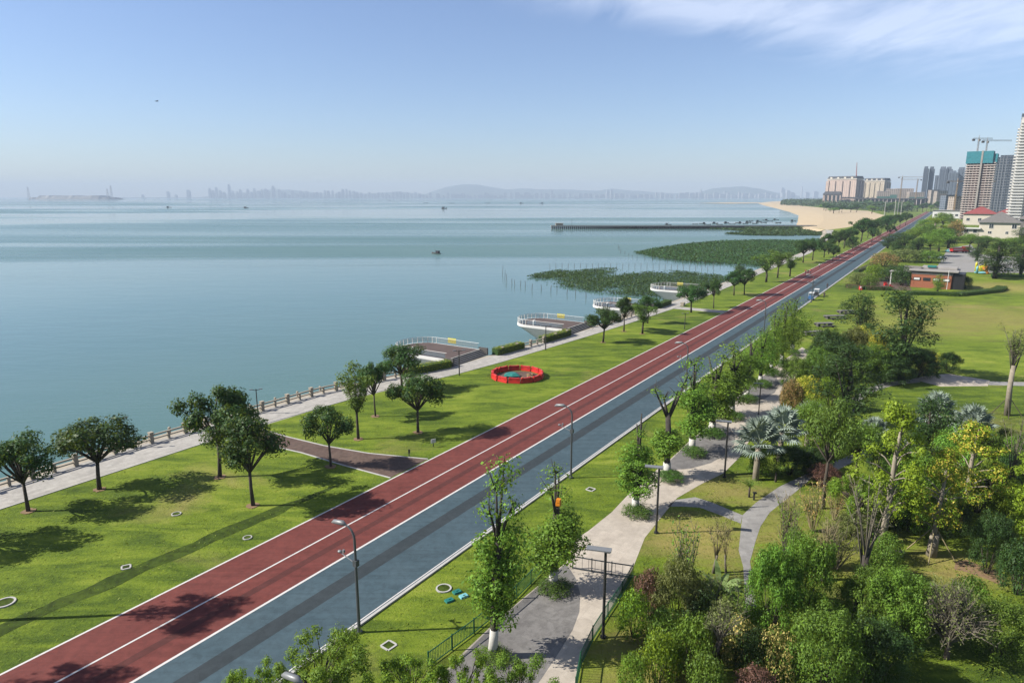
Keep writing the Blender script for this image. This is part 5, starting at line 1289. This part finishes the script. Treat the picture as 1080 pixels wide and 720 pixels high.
# two mansard hotels
def hotel(px, Y, w, d, top, rz, mat, label):
    o, h = block(px, Y, w, d, top, rz, mat, label, 'hotel')
    MB().box((0,0,h*.44),(w,d,h*.88)).build('wall', mat, o)
    for fx in (-.5,-.26,0,.26,.5): MB().box((fx*(w-3),-d/2-.5,h*.42),(w*.1,w*.05,h*.84)).build('bay', mat, o)
    for fy in (-.3,.1,.45): MB().box((w/2+.5,fy*d,h*.42),(w*.05,w*.1,h*.84)).build('bay', mat, o)
    MB().box((0,0,h*.90),(w*1.05,d*1.07,h*.025)).build('cornice', M['villa'], o)
    MB().box((0,0,h*.955),(w+1,d+1,h*.085), taper=.93).build('mansard_roof', M['mansard'], o)
    for fx in (-.36,-.12,.12,.36): MB().box((fx*w,-d/2-.2,h*.945),(w*.075,w*.04,h*.05)).build('dormer', M['villa'], o)
    return o
hotel(889, 2000, 84, 40, 186.0, R(-54), M['hotel'], 'wide cream hotel block with dark mansard roof on the headland')
hotel(922.5, 2030, 58, 34, 188.0, R(-54), M['hotel2'], 'narrower cream hotel block with dark mansard roof, right of the wide one')
X, _ = at_y(877, 1900); o = thing('podium_house', 'low ornate cream house with dark roof at the foot of the wide hotel', 'house', (X, 1900, 0), R(-30))
h = top_z(1900, 202); MB().box((0,0,h*.4),(44,37,h*.8)).build('wall', M['hotel'], o); MB().box((0,0,h*.9),(47,40,h*.2), taper=.75).build('roof', M['mansard'], o)
for i in range(4): MB().box((-15+i*10,-19,h*.55),(4,1.2,h*.4)).build('window', M['glass'], o)
X, _ = at_y(895, 1920); o = thing('podium_house', 'low pink terrace house between the two mansard hotels', 'house', (X, 1920, 0), R(-34))
h = top_z(1920, 208); MB().box((0,0,h*.45),(50,30,h*.9)).build('wall', M['hotel'], o); MB().box((0,0,h*.95),(52,32,h*.12)).build('roof', M['mansard'], o)
# unfinished blocks with green nets
for (px, Y, w, d, top, rz, lab, net) in ((938.5,1900,27,30,199.5,-.5,'unfinished cream block with green netting right of the second hotel',True),(951.5,1940,43,33,199.2,-.4,'low unfinished block between the cranes',False),(964,1900,36,30,203,-.3,'green-netted low block left of the dark twin towers',True),(930,1850,30,22,202,-.4,'green-netted scaffold in front of the second hotel',True)):
    o, h = block(px, Y, w, d, top, rz, None, lab, 'unfinished_block')
    MB().box((0,0,h*.5),(w,d,h)).build('frame', M['lowblock'], o)
    MB().box((0,0,h+.4),(w+1,d+1,.9)).build('roof_slab', M['slab'], o)
    if net: MB().box((0,-d/2-.7,h*.38),(w*1.04,.5,h*.6)).build('safety_net', M['net'], o)
# long dark podium behind the trees
X, _ = at_y(946, 1750); o = thing('podium_deck', 'long dark unfinished podium deck below the cranes', 'building', (X, 1750, 0), -.5)
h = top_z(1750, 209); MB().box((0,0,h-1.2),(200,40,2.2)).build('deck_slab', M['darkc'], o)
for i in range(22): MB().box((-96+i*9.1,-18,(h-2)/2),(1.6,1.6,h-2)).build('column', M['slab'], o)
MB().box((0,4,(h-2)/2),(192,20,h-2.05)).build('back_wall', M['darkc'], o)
# dark twin towers, slate towers
def slim(px, Y, w, d, top, rz, mat, lab, crown=True):
    o, h = block(px, Y, w, d, top, rz, mat, lab, 'high_rise')
    MB().box((0,0,h*.47),(w,d,h*.94)).build('wall', mat, o)
    if crown: MB().box((-w*.08,0,h*.965),(w*.8,d*.8,h*.07), taper=.8).build('crown', mat, o)
    for s in (-.32,0,.32): MB().box((s*w,-d/2-.25,h*.46),(w*.05,.5,h*.92)).build('fin', M['gtower'], o)
    return o
slim(972.5,2100,13.5,16,175.6,-.5,M['gtower'],'left one of two slim dark twin towers')
slim(978.5,2100,13.5,16,175.8,-.5,M['gtower'],'right one of two slim dark twin towers')
slim(990.5,2000,18.5,18,175.8,-.5,M['gtower2'],'slate tower with two-pronged top, left prong')
slim(996.5,2000,15.5,18,176.0,-.5,M['gtower2'],'slate tower with two-pronged top, right prong')
slim(1001,1930,23,18,180,-.5,M['gtower2'],'broad flat-topped slate tower beside the pronged one')
slim(1010,1930,20,18,176.5,-.5,M['gtower2'],'stepped slate tower left of the teal-topped construction tower')
slim(988,2040,26,18,183,-.5,M['gtower2'],'lower shoulder tower left of the pronged slate tower',False)
for i, (px, Y, w, top, m, lab) in enumerate(((983,1700,21,200.5,'lowblock','brown low block under the slate towers'),(990,1650,24,201.5,'lowblock','dark brown low block right of the brown one'),(998,1060,16,206,'gtower2','pale low hall right of the brown low blocks'),(1006,1000,14,207.5,'lowblock','low block at the left foot of the construction tower'))):
    o, h = block(px, Y, w, 14, top, 0, None, lab, 'low_block'); MB().box((0,0,h/2),(w,14,h)).build('wall', M[m], o); MB().box((0,0,h+.3),(w+1,15,.6)).build('roof', M['darkc'], o)
# construction tower with teal screen
Yc = 850; o, h = block(1027, Yc, 0, 0, 159.5, -.66, None, 'half-built concrete tower with teal safety screen on top', 'construction_tower')
dm = depth(0, Yc)/F; W = 25*dm; D = 20; hs = h-14; nfl = 24
for i in range(nfl): MB().box((0,0,hs*(i+1)/nfl),(W+1.0,D+1.2,.95)).build('floor_slab', M['slab'], o)
for i in range(9): MB().box((-W/2+.8+i*(W-1.6)/8,-D/2+.6,hs/2),(.55,.55,hs)).build('column', M['slab'], o)
for i in range(4): MB().box((-W/2+.6,-D/2+5+i*4.4,hs/2),(.8,.8,hs)).build('column', M['slab'], o)
MB().box((-W*.18,1,hs/2),(W*.22,D*.7,hs*.99)).build('core', M['core'], o); MB().box((W*.16,1,hs/2),(W*.20,D*.7,hs*.99)).build('core', M['core'], o)
MB().box((0,3,hs/2),(W*.9,D*.5,hs*.98)).build('inner_wall', M['darkc'], o)
MB().box((-W*.06,-1,hs+6.5),(W*.92,D+2,14)).build('safety_screen', M['screen'], o); MB().box((W*.46,0,hs+5),(W*.16,D,10.5)).build('safety_screen', M['screen'], o)
MB().box((W*.02,-D/2-1.6,h*.5),(1.8,1.4,h)).build('hoist_mast', M['cranew'], o)
# dark glass block right behind it and the tall white tower
o, h = block(1050, 930, 0, 0, 166, -.6, None, 'wide dark glass office block behind the construction tower', 'office_block')
MB().box((0,0,h/2),(24,20,h)).build('wall', M['glasst'], o); MB().box((3,0,h+1.2),(14,14,2.4)).build('roof_plant', M['gtower'], o)
for s in (-.5,-.25,0,.25,.5): MB().box((s*23,-10.2,h/2),(.5,.5,h)).build('fin', M['gtower2'], o)
Yt = 720; o, h = block(1082, Yt, 0, 0, 124, -.62, None, 'tall white apartment tower with balconies at the right edge', 'apartment_tower')
MB().box((0,0,h/2),(34,22,h)).build('wall', M['tower'], o)
for i in range(34):
    z = 4+i*(h-6)/34
    MB().box((-11,-11.9,z),(11,1.9,1.15)).build('balcony', M['white'], o)
    MB().box((6.5,-11.9,z),(10,1.9,1.15)).build('balcony', M['white'], o)
    MB().box((-17.8,-2,z),(1.7,14,1.15)).build('balcony', M['white'], o) if i < 32 else None
MB().box((-3,0,h+2.0),(28,18,4.2)).build('crown', M['gtower2'], o); MB().box((-9,0,h+6.5),(6,9,6.0)).build('crown_tower', M['gtower2'], o)
MB().box((-2.3,-11.2,h/2),(4.2,.5,h*.98)).build('recess', M['gtower'], o)
# tower cranes
def crane(px, Y, base_py_top, jib_l, jib_r, mat, label, rz=0.0, luff=None):
    X, _ = at_y(px, Y); h = top_z(Y, base_py_top); o = thing('tower_crane', label, 'crane', (X, Y, 0), rz); m = depth(0,Y)/F
    mb = MB()
    g_ = max(.7, Y/1500)
    for sx in (-.8,.8):
        for sy in (-.8,.8): mb.box((sx*g_,sy*g_,h/2),(.35*g_,.35*g_,h))
    n = int(h/4)
    for i in range(n): mb.tube([(-.8,-.8,i*h/n),(.8,-.8,(i+1)*h/n)], .12, 4)
    mb.build('mast', mat, o)
    MB().box((0,-.9,h+.9),(2.0,2.0,2.2)).build('cab', M['cranew'], o)
    a, b = jib_l*m, jib_r*m
    if luff is None:
        for (ln, nm) in ((-a,'counter_jib'),(b,'jib')):
            if ln == 0: continue
            mb = MB(); mb.box((ln/2,0,h+2.2),(abs(ln),1.0,.3)); mb.box((ln/2,0,h+3.5),(abs(ln),.35,.3)); k = max(3, int(abs(ln)/3))
            for i in range(k): mb.tube([(ln*i/k,0,h+2.2),(ln*(i+.5)/k,0,h+3.5),(ln*(i+1)/k,0,h+2.2)], .12, 4)
            mb.build(nm, mat, o)
        MB().tube([(0,0,h),(0,0,h+7)], [.6,.15], 5).build('apex', mat, o)
        MB().box((-a*.9 if a < b else b*.9,0,h+1.3),(3,1.6,2.6)).build('counterweight', M['darkc'], o)
    else:
        MB().tube([(0,0,h),(luff[0]*m,0,h+luff[1]*m)], [1.5,.7], 5).build('jib', mat, o)
        MB().box((-3,0,h+1.4),(3.5,1.8,2.0)).build('counterweight', M['darkc'], o)
    return o
crane(1021, 872, 148.8, 6, 14, M['cranew'], 'pale tower crane left on top of the teal-screened tower')
crane(1030, 878, 150.8, 5, 25, M['cranew'], 'pale tower crane with a long jib right on top of the teal-screened tower')
crane(948, 1700, 188, 4, 22, M['craney'], 'ochre tower crane between the hotels and the dark twin towers')
crane(964.5, 1720, 190.5, 18, 4, M['craney'], 'second ochre tower crane just left of the dark twin towers')
crane(1005, 900, 193.5, 11, 40, M['craney'], 'ochre tower crane with a long jib in front of the construction tower')
crane(900, 1960, 187, 0, 0, M['craner'], 'slim red luffing crane above the wide hotel', 0, (-.8,-15*-1))
# white poles beside the boulevard end
for i, (px, py, t) in enumerate(((932.5,228,212),(943,230,211),(946,230,211.5),(949.5,230.5,211.5))):
    x, y = G(px, py); z = top_z(y, t); r = thing('floodlight_mast', f'pale floodlight mast above the far trees, {ORD[i]} from the left', 'mast', (x,y,0), 0, 'pale masts above the far trees')
    MB().tube([(0,0,0),(0,0,z)], [.45,.3], 6).build('pole', M['conc'], r); MB().box((0,0,z),(2.2,.6,.5)).build('head', M['conc'], r)
# ------------------------------------------------------------------ hazy skyline over the water
rr = random.Random(99); sky = []
def sk(px, top, w, Y=None, lab=None, grp='hazy buildings on the far shore'):
    sky.append((px, top, w, Y or rr.uniform(11300,12000), lab))
sk(151,205,2); sk(178,201.5,2.6,11500,'lone pale block on the far shore left of the main skyline'); sk(199.5,199.5,3.6,11500,'hazy squarish high-rise left of the tallest far tower'); sk(186,205,2)
sk(222,197.5,2.4); sk(225.5,200,2.2); sk(229,196.3,2.4,None,'hazy high-rise beside the tallest far tower'); sk(233,200,2.4); sk(237,202,3); sk(242.5,193.2,2.4,11500,'tallest hazy tower of the far skyline'); sk(246,200.5,2.4)
sk(289,194.8,3.0,11400,'hazy tower standing highest above the middle of the far skyline'); sk(283,199.5,2.4); sk(295,199,2.4)
x = 251
while x < 455:
    if not (281 < x < 297): sk(x, 207-rr.uniform(2.2,9.0)*(1 if x < 380 else .6), rr.uniform(1.6,3.2))
    x += rr.uniform(3.0,4.6)
x = 462
while x < 838:
    sk(x, 207-rr.uniform(1.4,5.0), rr.uniform(2.0,6.5)); x += rr.uniform(4.2,7.0)
sk(582,199.5,2.2,None,'pale slim tower on the low far shore above the pier head'); sk(641,199.5,3.0); sk(645,199,2.4); sk(739,198.5,1.2); sk(764,200.5,1.4); sk(825,197,4,None,'hazy block group left of the wide hotel'); sk(831,200,4); sk(845,195.5,1.0,None,'thin hazy mast left of the wide hotel'); sk(851,202,4); sk(860,201,5)
for i, (px, top, w, Y, lab) in enumerate(sky):
    X, _ = at_y(px, Y); h = top_z(Y, 207-(207-top)*.9); W = w*depth(0,Y)/F
    mb = MB().box((0,0,h*.42),(W,40,h*.84)).box((-W*.08,0,h*.92),(W*.7,32,h*.16)).box((W*.2,0,h*.4),(W*.4,46,h*.72))
    o = mb.build('far_building', M['hazeblock'], None, (X, Y, 0))
    region = 'left of the broad hill' if px < 455 else 'below the broad hill' if px < 600 else 'right of the broad hill'
    tag(o, lab or f'pale hazy building on the far shore, {region}', 'building', f'hazy buildings {region}')
# ------------------------------------------------------------------ vehicles
def wheelset(o, xs, w, r):
    for x in xs:
        for s in (-1,1):
            q = MB().tube([(x,s*(w/2-.22),r),(x,s*w/2,r)], r, 12).build('wheel', M['black'], o)
            MB().tube([(x,s*(w/2-.01),r),(x,s*(w/2+.02),r)], r*.55, 10).build('rim', M['lampgrey'], q)
def car(px, py, rz, mat, label):
    x, y = G(px, py); o = thing('parked_car', label, 'car', (x,y,0), rz)
    prof = [(-2.15,.42),(-2.15,.85),(-1.75,.98),(-1.35,1.45),(.35,1.48),(1.0,1.02),(2.0,.85),(2.15,.6),(2.1,.42)]
    vs = [(a,-.85 if b < 1.2 else -.68,b) for a, b in prof]+[(a,.85 if b < 1.2 else .68,b) for a, b in prof]; n = len(prof)
    MB().add(vs, [tuple(range(n)), tuple(range(2*n-1,n-1,-1))]+[(i,n+i,n+(i+1)%n,(i+1)%n) for i in range(n)]).build('body', mat, o)
    for s in (-1,1): MB().box((-.4,s*.80,1.2),(1.9,.06,.34)).build('window', M['glass'], o)
    mb = MB(); mb.add([(.42,-.62,1.46),(.42,.62,1.46),(1.0,.74,1.06),(1.0,-.74,1.06)], [(3,2,1,0)]); 
    for v_ in range(4): mb.v[v_] = (mb.v[v_][0]+.03, mb.v[v_][1], mb.v[v_][2]+.03)
    mb.build('windscreen', M['glass'], o)
    for s in (-1,1): MB().box((2.12,s*.6,.72),(.1,.34,.14)).build('headlight', M['white'], o)
    wheelset(o, (-1.35,1.35), 1.74, .33)
car(984, 272.5, .2, M['white'], 'white car parked behind the kiosk roof'); car(993.5, 273.5, .4, pm('car_paint_blue_grey', (.22,.28,.34), .1, 2, .3), 'blue-grey car parked right of the white one'); car(999.5, 266, 1.2, M['cyan'], 'pale teal car parked left of the red lorry'); car(1062, 286, .1, M['white'], 'white car parked behind the whitewashed tree at the car park')
car(1051, 284.5, .3, M['lampgrey'], 'silver car parked at the left of the whitewashed tree')
x, y = G(1011.5, 266.5); o = thing('red_lorry', 'red lorry with open bed in the car park road', 'lorry', (x,y,0), .05)
MB().box((2.9,0,1.75),(2.2,2.4,2.2)).box((2.9,0,2.95),(1.9,2.3,.25)).build('cab', M['redp'], o); MB().box((3.6,0,2.2),(.9,2.42,.8)).build('cab_window', M['glass'], o)
MB().box((-1.3,0,1.0),(6.0,2.3,.35)).box((-1.3,-1.15,1.75),(6.0,.12,1.2)).box((-1.3,1.15,1.75),(6.0,.12,1.2)).box((-4.25,0,1.75),(.12,2.3,1.2)).build('bed', M['redp'], o); MB().box((-1.5,-1.24,1.7),(4.8,.06,.4)).build('side_stripe', M['white'], o)
wheelset(o, (-3.2,-1.9,2.8), 2.4, .52)
# bouncy castle
x, y = G(1035, 288.5); o = thing('bouncy_castle', 'yellow and pale blue inflatable castle at the car park', 'inflatable', (x,y,0), -.35, None, (.8,.8,.8))
MB().ell((0,0,.5),(3.0,2.4,.6),14,8).build('base', M['cyan'], o, smooth=True)
for (a, b, c, hh) in ((-2.2,-1.4,'cyan',2.4),(-2.0,1.4,'sign',4.0),(1.6,-1.4,'orange',2.8),(1.5,1.5,'sign',4.6)):
    MB().tube([(a,b,.3),(a,b,hh),(a,b,hh+.3),(a,b,hh+1.3)], [.55,.5,.62,.05], 10).build('turret', M[c], o, smooth=True)
MB().ell((.2,1.5,2.2),(2.0,.5,1.6),12,8).build('back_wall', M['sign'], o, smooth=True); MB().tube([(2.0,-1.8,.2),(1.2,-.4,1.8),(.6,.6,2.8)], [.7,.6,.5], 8).build('slide', M['orange'], o, smooth=True)
# cargo trikes on the road
def trike(px, py, rz, body, canopy, label):
    x, y = G(px, py); o = thing('cargo_tricycle', label, 'tricycle', (x,y,0), rz)
    MB().box((-.55,0,.85),(1.5,1.1,.75)).box((-.55,0,1.26),(1.6,1.2,.06)).build('cargo_box', M[body], o)
    MB().tube([(.2,0,.55),(.9,0,.5),(1.15,0,1.15)], .06, 6).tube([(.2,0,.55),(.3,0,1.0)], .05, 6).build('frame', M['poledark'], o)
    MB().box((.35,0,1.05),(.45,.34,.14)).build('seat', M['black'], o); MB().tube([(1.1,-.4,1.25),(1.15,0,1.18),(1.1,.4,1.25)], .04, 5).build('handlebar', M['black'], o)
    if canopy: MB().box((0,0,2.1),(2.4,1.3,.08)).tube([(-1.1,-.55,1.25),(-1.1,-.55,2.06)], .04, 4).tube([(-1.1,.55,1.25),(-1.1,.55,2.06)], .04, 4).tube([(1.1,0,1.1),(1.1,0,2.06)], .04, 4).build('canopy', M[canopy], o)
    MB().tube([(1.25,-.06,.36),(1.25,.06,.36)], .36, 14).build('wheel', M['black'], o)
    for s in (-1,1): MB().tube([(-.7,s*.62,.34),(-.7,s*.74,.34)], .34, 14).build('wheel', M['black'], o)
trike(855.5, 316.5, R(57), 'blue', 'white', 'blue cargo tricycle with pale canopy standing on the road'); trike(861, 312.5, R(62), 'poledark', 'white', 'dark tricycle with white top just ahead of the blue one')
# ------------------------------------------------------------------ people, one skinned body each
def person_mesh(pose, shirt, legs, seed):
    st = .22 if pose == 'walk' else .06
    J = {'pelvis':(0,0,.95),'chest':(0,0,1.32),'neck':(0,0,1.48),'head':(0.01,0,1.60),'top':(.01,0,1.70),
         'shl':(0,.17,1.40),'ell':(-st*.5,.24,1.12),'hal':(st*.3,.25,.88),'shr':(0,-.17,1.40),'elr':(st*.4,-.24,1.12),'har':(st*.9,-.25,.90),
         'hil':(0,.09,.90),'knl':(st*.6,.10,.50),'ftl':(st,.10,.07),'tol':(st+.15,.10,.04),'hir':(0,-.09,.90),'knr':(-st*.2,-.10,.50),'ftr':(-st*1.1,-.10,.08),'tor':(-st*1.1+.14,-.10,.04)}
    rad = {'pelvis':.14,'chest':.16,'neck':.06,'head':.105,'top':.07,'shl':.07,'ell':.05,'hal':.04,'shr':.07,'elr':.05,'har':.04,'hil':.095,'knl':.065,'ftl':.045,'tol':.035,'hir':.095,'knr':.065,'ftr':.045,'tor':.035}
    E_ = [('pelvis','chest'),('chest','neck'),('neck','head'),('head','top'),('chest','shl'),('shl','ell'),('ell','hal'),('chest','shr'),('shr','elr'),('elr','har'),('pelvis','hil'),('hil','knl'),('knl','ftl'),('ftl','tol'),('pelvis','hir'),('hir','knr'),('knr','ftr'),('ftr','tor')]
    names = list(J); me = bpy.data.meshes.new('body_skeleton'); me.from_pydata([J[n] for n in names], [(names.index(a), names.index(b)) for a, b in E_], [])
    ob = bpy.data.objects.new('body_skeleton', me); C.objects.link(ob); md = ob.modifiers.new('skin', 'SKIN'); sv = me.skin_vertices[0].data
    for i, n in enumerate(names): sv[i].radius = (rad[n], rad[n]); sv[i].use_root = (n == 'pelvis')
    sd = ob.modifiers.new('sub', 'SUBSURF'); sd.levels = 2
    dg = bpy.context.evaluated_depsgraph_get(); out = bpy.data.meshes.new_from_object(ob.evaluated_get(dg)); out.name = 'person'
    bpy.data.objects.remove(ob); out.materials.clear()
    for m in (M['skin'], shirt, legs, M['black']): out.materials.append(m)
    for p_ in out.polygons:
        z = p_.center.z; p_.use_smooth = True
        p_.material_index = 3 if z > 1.64 or (z > 1.52 and p_.center.x < -.03) or z < .10 else 0 if z > 1.47 else 2 if z < .93 and abs(p_.center.y) < .20 else 0 if z < 1.0 else 1
    return out
pmesh = [person_mesh('walk', M['cloth1'], M['cloth1'], 1), person_mesh('walk', M['cloth3'], M['cloth1'], 2), person_mesh('stand', M['cloth2'], M['cloth1'], 3)]
PP = [(881.8,273,0,'person in dark clothes walking on the track, left one of a pair'),(885.3,272.8,0,'person in dark clothes walking on the track, right one of a pair'),(864,282.5,1,'person in a pale top alone on the red track'),(849.5,289,2,'person in a red top in a group on the track, left'),(852,289.4,0,'person in dark clothes in the middle of the group on the track'),
      (854.8,288.6,2,'person in a red top in a group on the track, right'),(917.5,263,1,'person in a pale top far up the track'),(872.3,304.5,0,'person standing at the kerb beyond the tricycles'),(869,314.5,0,'person in dark clothes standing by the kerb behind the tricycles'),(907.5,307.5,1,'person in a pale top at the end of the maroon hedge'),
      (900,270,2,'person in a red top jogging far along the track'),(738.5,330,0,'person in dark clothes on the lawn under the tree by the stone plinth')]
for i, (px, py, k, lab) in enumerate(PP):
    if i == 11: continue
    o = mesh_obj('person', pmesh[k], None, (*G(px, py), .012 if i < 7 else 0), R(57)+(0 if i % 2 else 3.14), (1.05,1.05,1.05)); tag(o, lab, 'person')
# ------------------------------------------------------------------ air, light, camera
hz = MB().box((2000,7900,150),(28000,17000,316)).build('haze', [], None); hz['kind'] = 'stuff'
hz.location = (0,0,0)
m, nt, out = newmat('haze_air'); v = nt.nodes.new('ShaderNodeVolumePrincipled')
v.inputs['Color'].default_value = (.43,.53,.66,1); v.inputs['Density'].default_value = HAZE; v.inputs['Anisotropy'].default_value = 0.0
nt.links.new(v.outputs[0], out.inputs['Volume']); hz.data.materials.append(m)
SUN_EL, SD = R(37), (1.0, .07)                     # shadows point right and slightly away
sun = bpy.data.lights.new('sun', 'SUN'); sun.energy = SUN; sun.angle = R(.53); sun.color = (1.0,.94,.84)
so = bpy.data.objects.new('sun', sun); C.objects.link(so)
import mathutils
dv = mathutils.Vector((SD[0]*math.cos(SUN_EL), SD[1]*math.cos(SUN_EL), -math.sin(SUN_EL))); so.rotation_euler = dv.to_track_quat('-Z', 'Y').to_euler(); so.location = (-60,0,120)
w = bpy.data.worlds.new('World'); bpy.context.scene.world = w; w.use_nodes = True; nt = w.node_tree; nt.nodes.clear()
out = nt.nodes.new('ShaderNodeOutputWorld'); bg = nt.nodes.new('ShaderNodeBackground'); sk_ = nt.nodes.new('ShaderNodeTexSky')
sk_.sky_type = 'NISHITA'; sk_.sun_disc = False; sk_.sun_elevation = SUN_EL; sk_.sun_rotation = math.atan2(-SD[0], -SD[1]); sk_.altitude = 30
sk_.air_density = 1.0; sk_.dust_density = DUST; sk_.ozone_density = 1.6
bg.inputs['Strength'].default_value = SKY
# thin high cloud to the upper right: real sky directions, projected on a plane overhead
tc = nt.nodes.new('ShaderNodeTexCoord'); sp = nt.nodes.new('ShaderNodeSeparateXYZ'); nt.links.new(tc.outputs['Generated'], sp.inputs[0])
zz = math_(nt, 'MAXIMUM', sp.outputs[2], .02); cb = nt.nodes.new('ShaderNodeCombineXYZ')
nt.links.new(math_(nt, 'DIVIDE', sp.outputs[0], zz), cb.inputs[0]); nt.links.new(math_(nt, 'DIVIDE', sp.outputs[1], zz), cb.inputs[1])
mp = nt.nodes.new('ShaderNodeMapping'); nt.links.new(cb.outputs[0], mp.inputs[0]); mp.inputs['Scale'].default_value = (1.3,.55,1); mp.inputs['Rotation'].default_value = (0,0,R(-25))
cn = noise(nt, mp.outputs[0], 1.5, 8, .62, .5)
cn2 = noise(nt, mp.outputs[0], .5, 3, .5)
az = math_(nt, 'DIVIDE', sp.outputs[0], math_(nt, 'MAXIMUM', sp.outputs[1], .05))
mr = nt.nodes.new('ShaderNodeMapRange'); mr.interpolation_type = 'SMOOTHSTEP'; nt.links.new(math_(nt, 'SUBTRACT', sp.outputs[2], math_(nt, 'MULTIPLY', math_(nt, 'MAXIMUM', math_(nt, 'SUBTRACT', .42, az), -.12), .20)), mr.inputs['Value'])
mr.inputs['From Min'].default_value = .140; mr.inputs['From Max'].default_value = .205
mr2 = nt.nodes.new('ShaderNodeMapRange'); mr2.interpolation_type = 'SMOOTHSTEP'; nt.links.new(az, mr2.inputs['Value']); mr2.inputs['From Min'].default_value = -.32; mr2.inputs['From Max'].default_value = .12
cov = math_(nt, 'MULTIPLY', mr.outputs[0], mr2.outputs[0])
cl_ = math_(nt, 'MULTIPLY', ramp(nt, math_(nt, 'ADD', math_(nt, 'MULTIPLY', cn, .8), math_(nt, 'MULTIPLY', cov, .32)), [(.46, 0.0), (.78, 1.0)]), cov)
col = mix(nt, math_(nt, 'MULTIPLY', cl_, .38), mix(nt, 1.0, sk_.outputs[0], ramp(nt, sp.outputs[2], [(0.0, (.70,.76,.92)), (.10, (.80,.85,1.02)), (.30, (.92,.93,1.08))]), 'MULTIPLY'), CLOUD)
nt.links.new(col, bg.inputs['Color']); nt.links.new(bg.outputs[0], out.inputs['Surface'])
cam = bpy.data.cameras.new('camera'); co = bpy.data.objects.new('camera', cam); C.objects.link(co)
cam.lens = 24; cam.sensor_width = 36; cam.clip_start = .5; cam.clip_end = 60000
co.location = (0,0,H); co.rotation_euler = (math.pi/2-P, 0, 0)
sc = bpy.context.scene; sc.camera = co; sc.render.engine = 'CYCLES'
sc.view_settings.view_transform = 'Standard'; sc.view_settings.look = 'None'; sc.view_settings.gamma = 1; sc.view_settings.exposure = EXPO
sc.cycles.max_bounces = 6; sc.cycles.volume_bounces = 0; sc.cycles.transparent_max_bounces = 8; sc.cycles.use_denoising = True
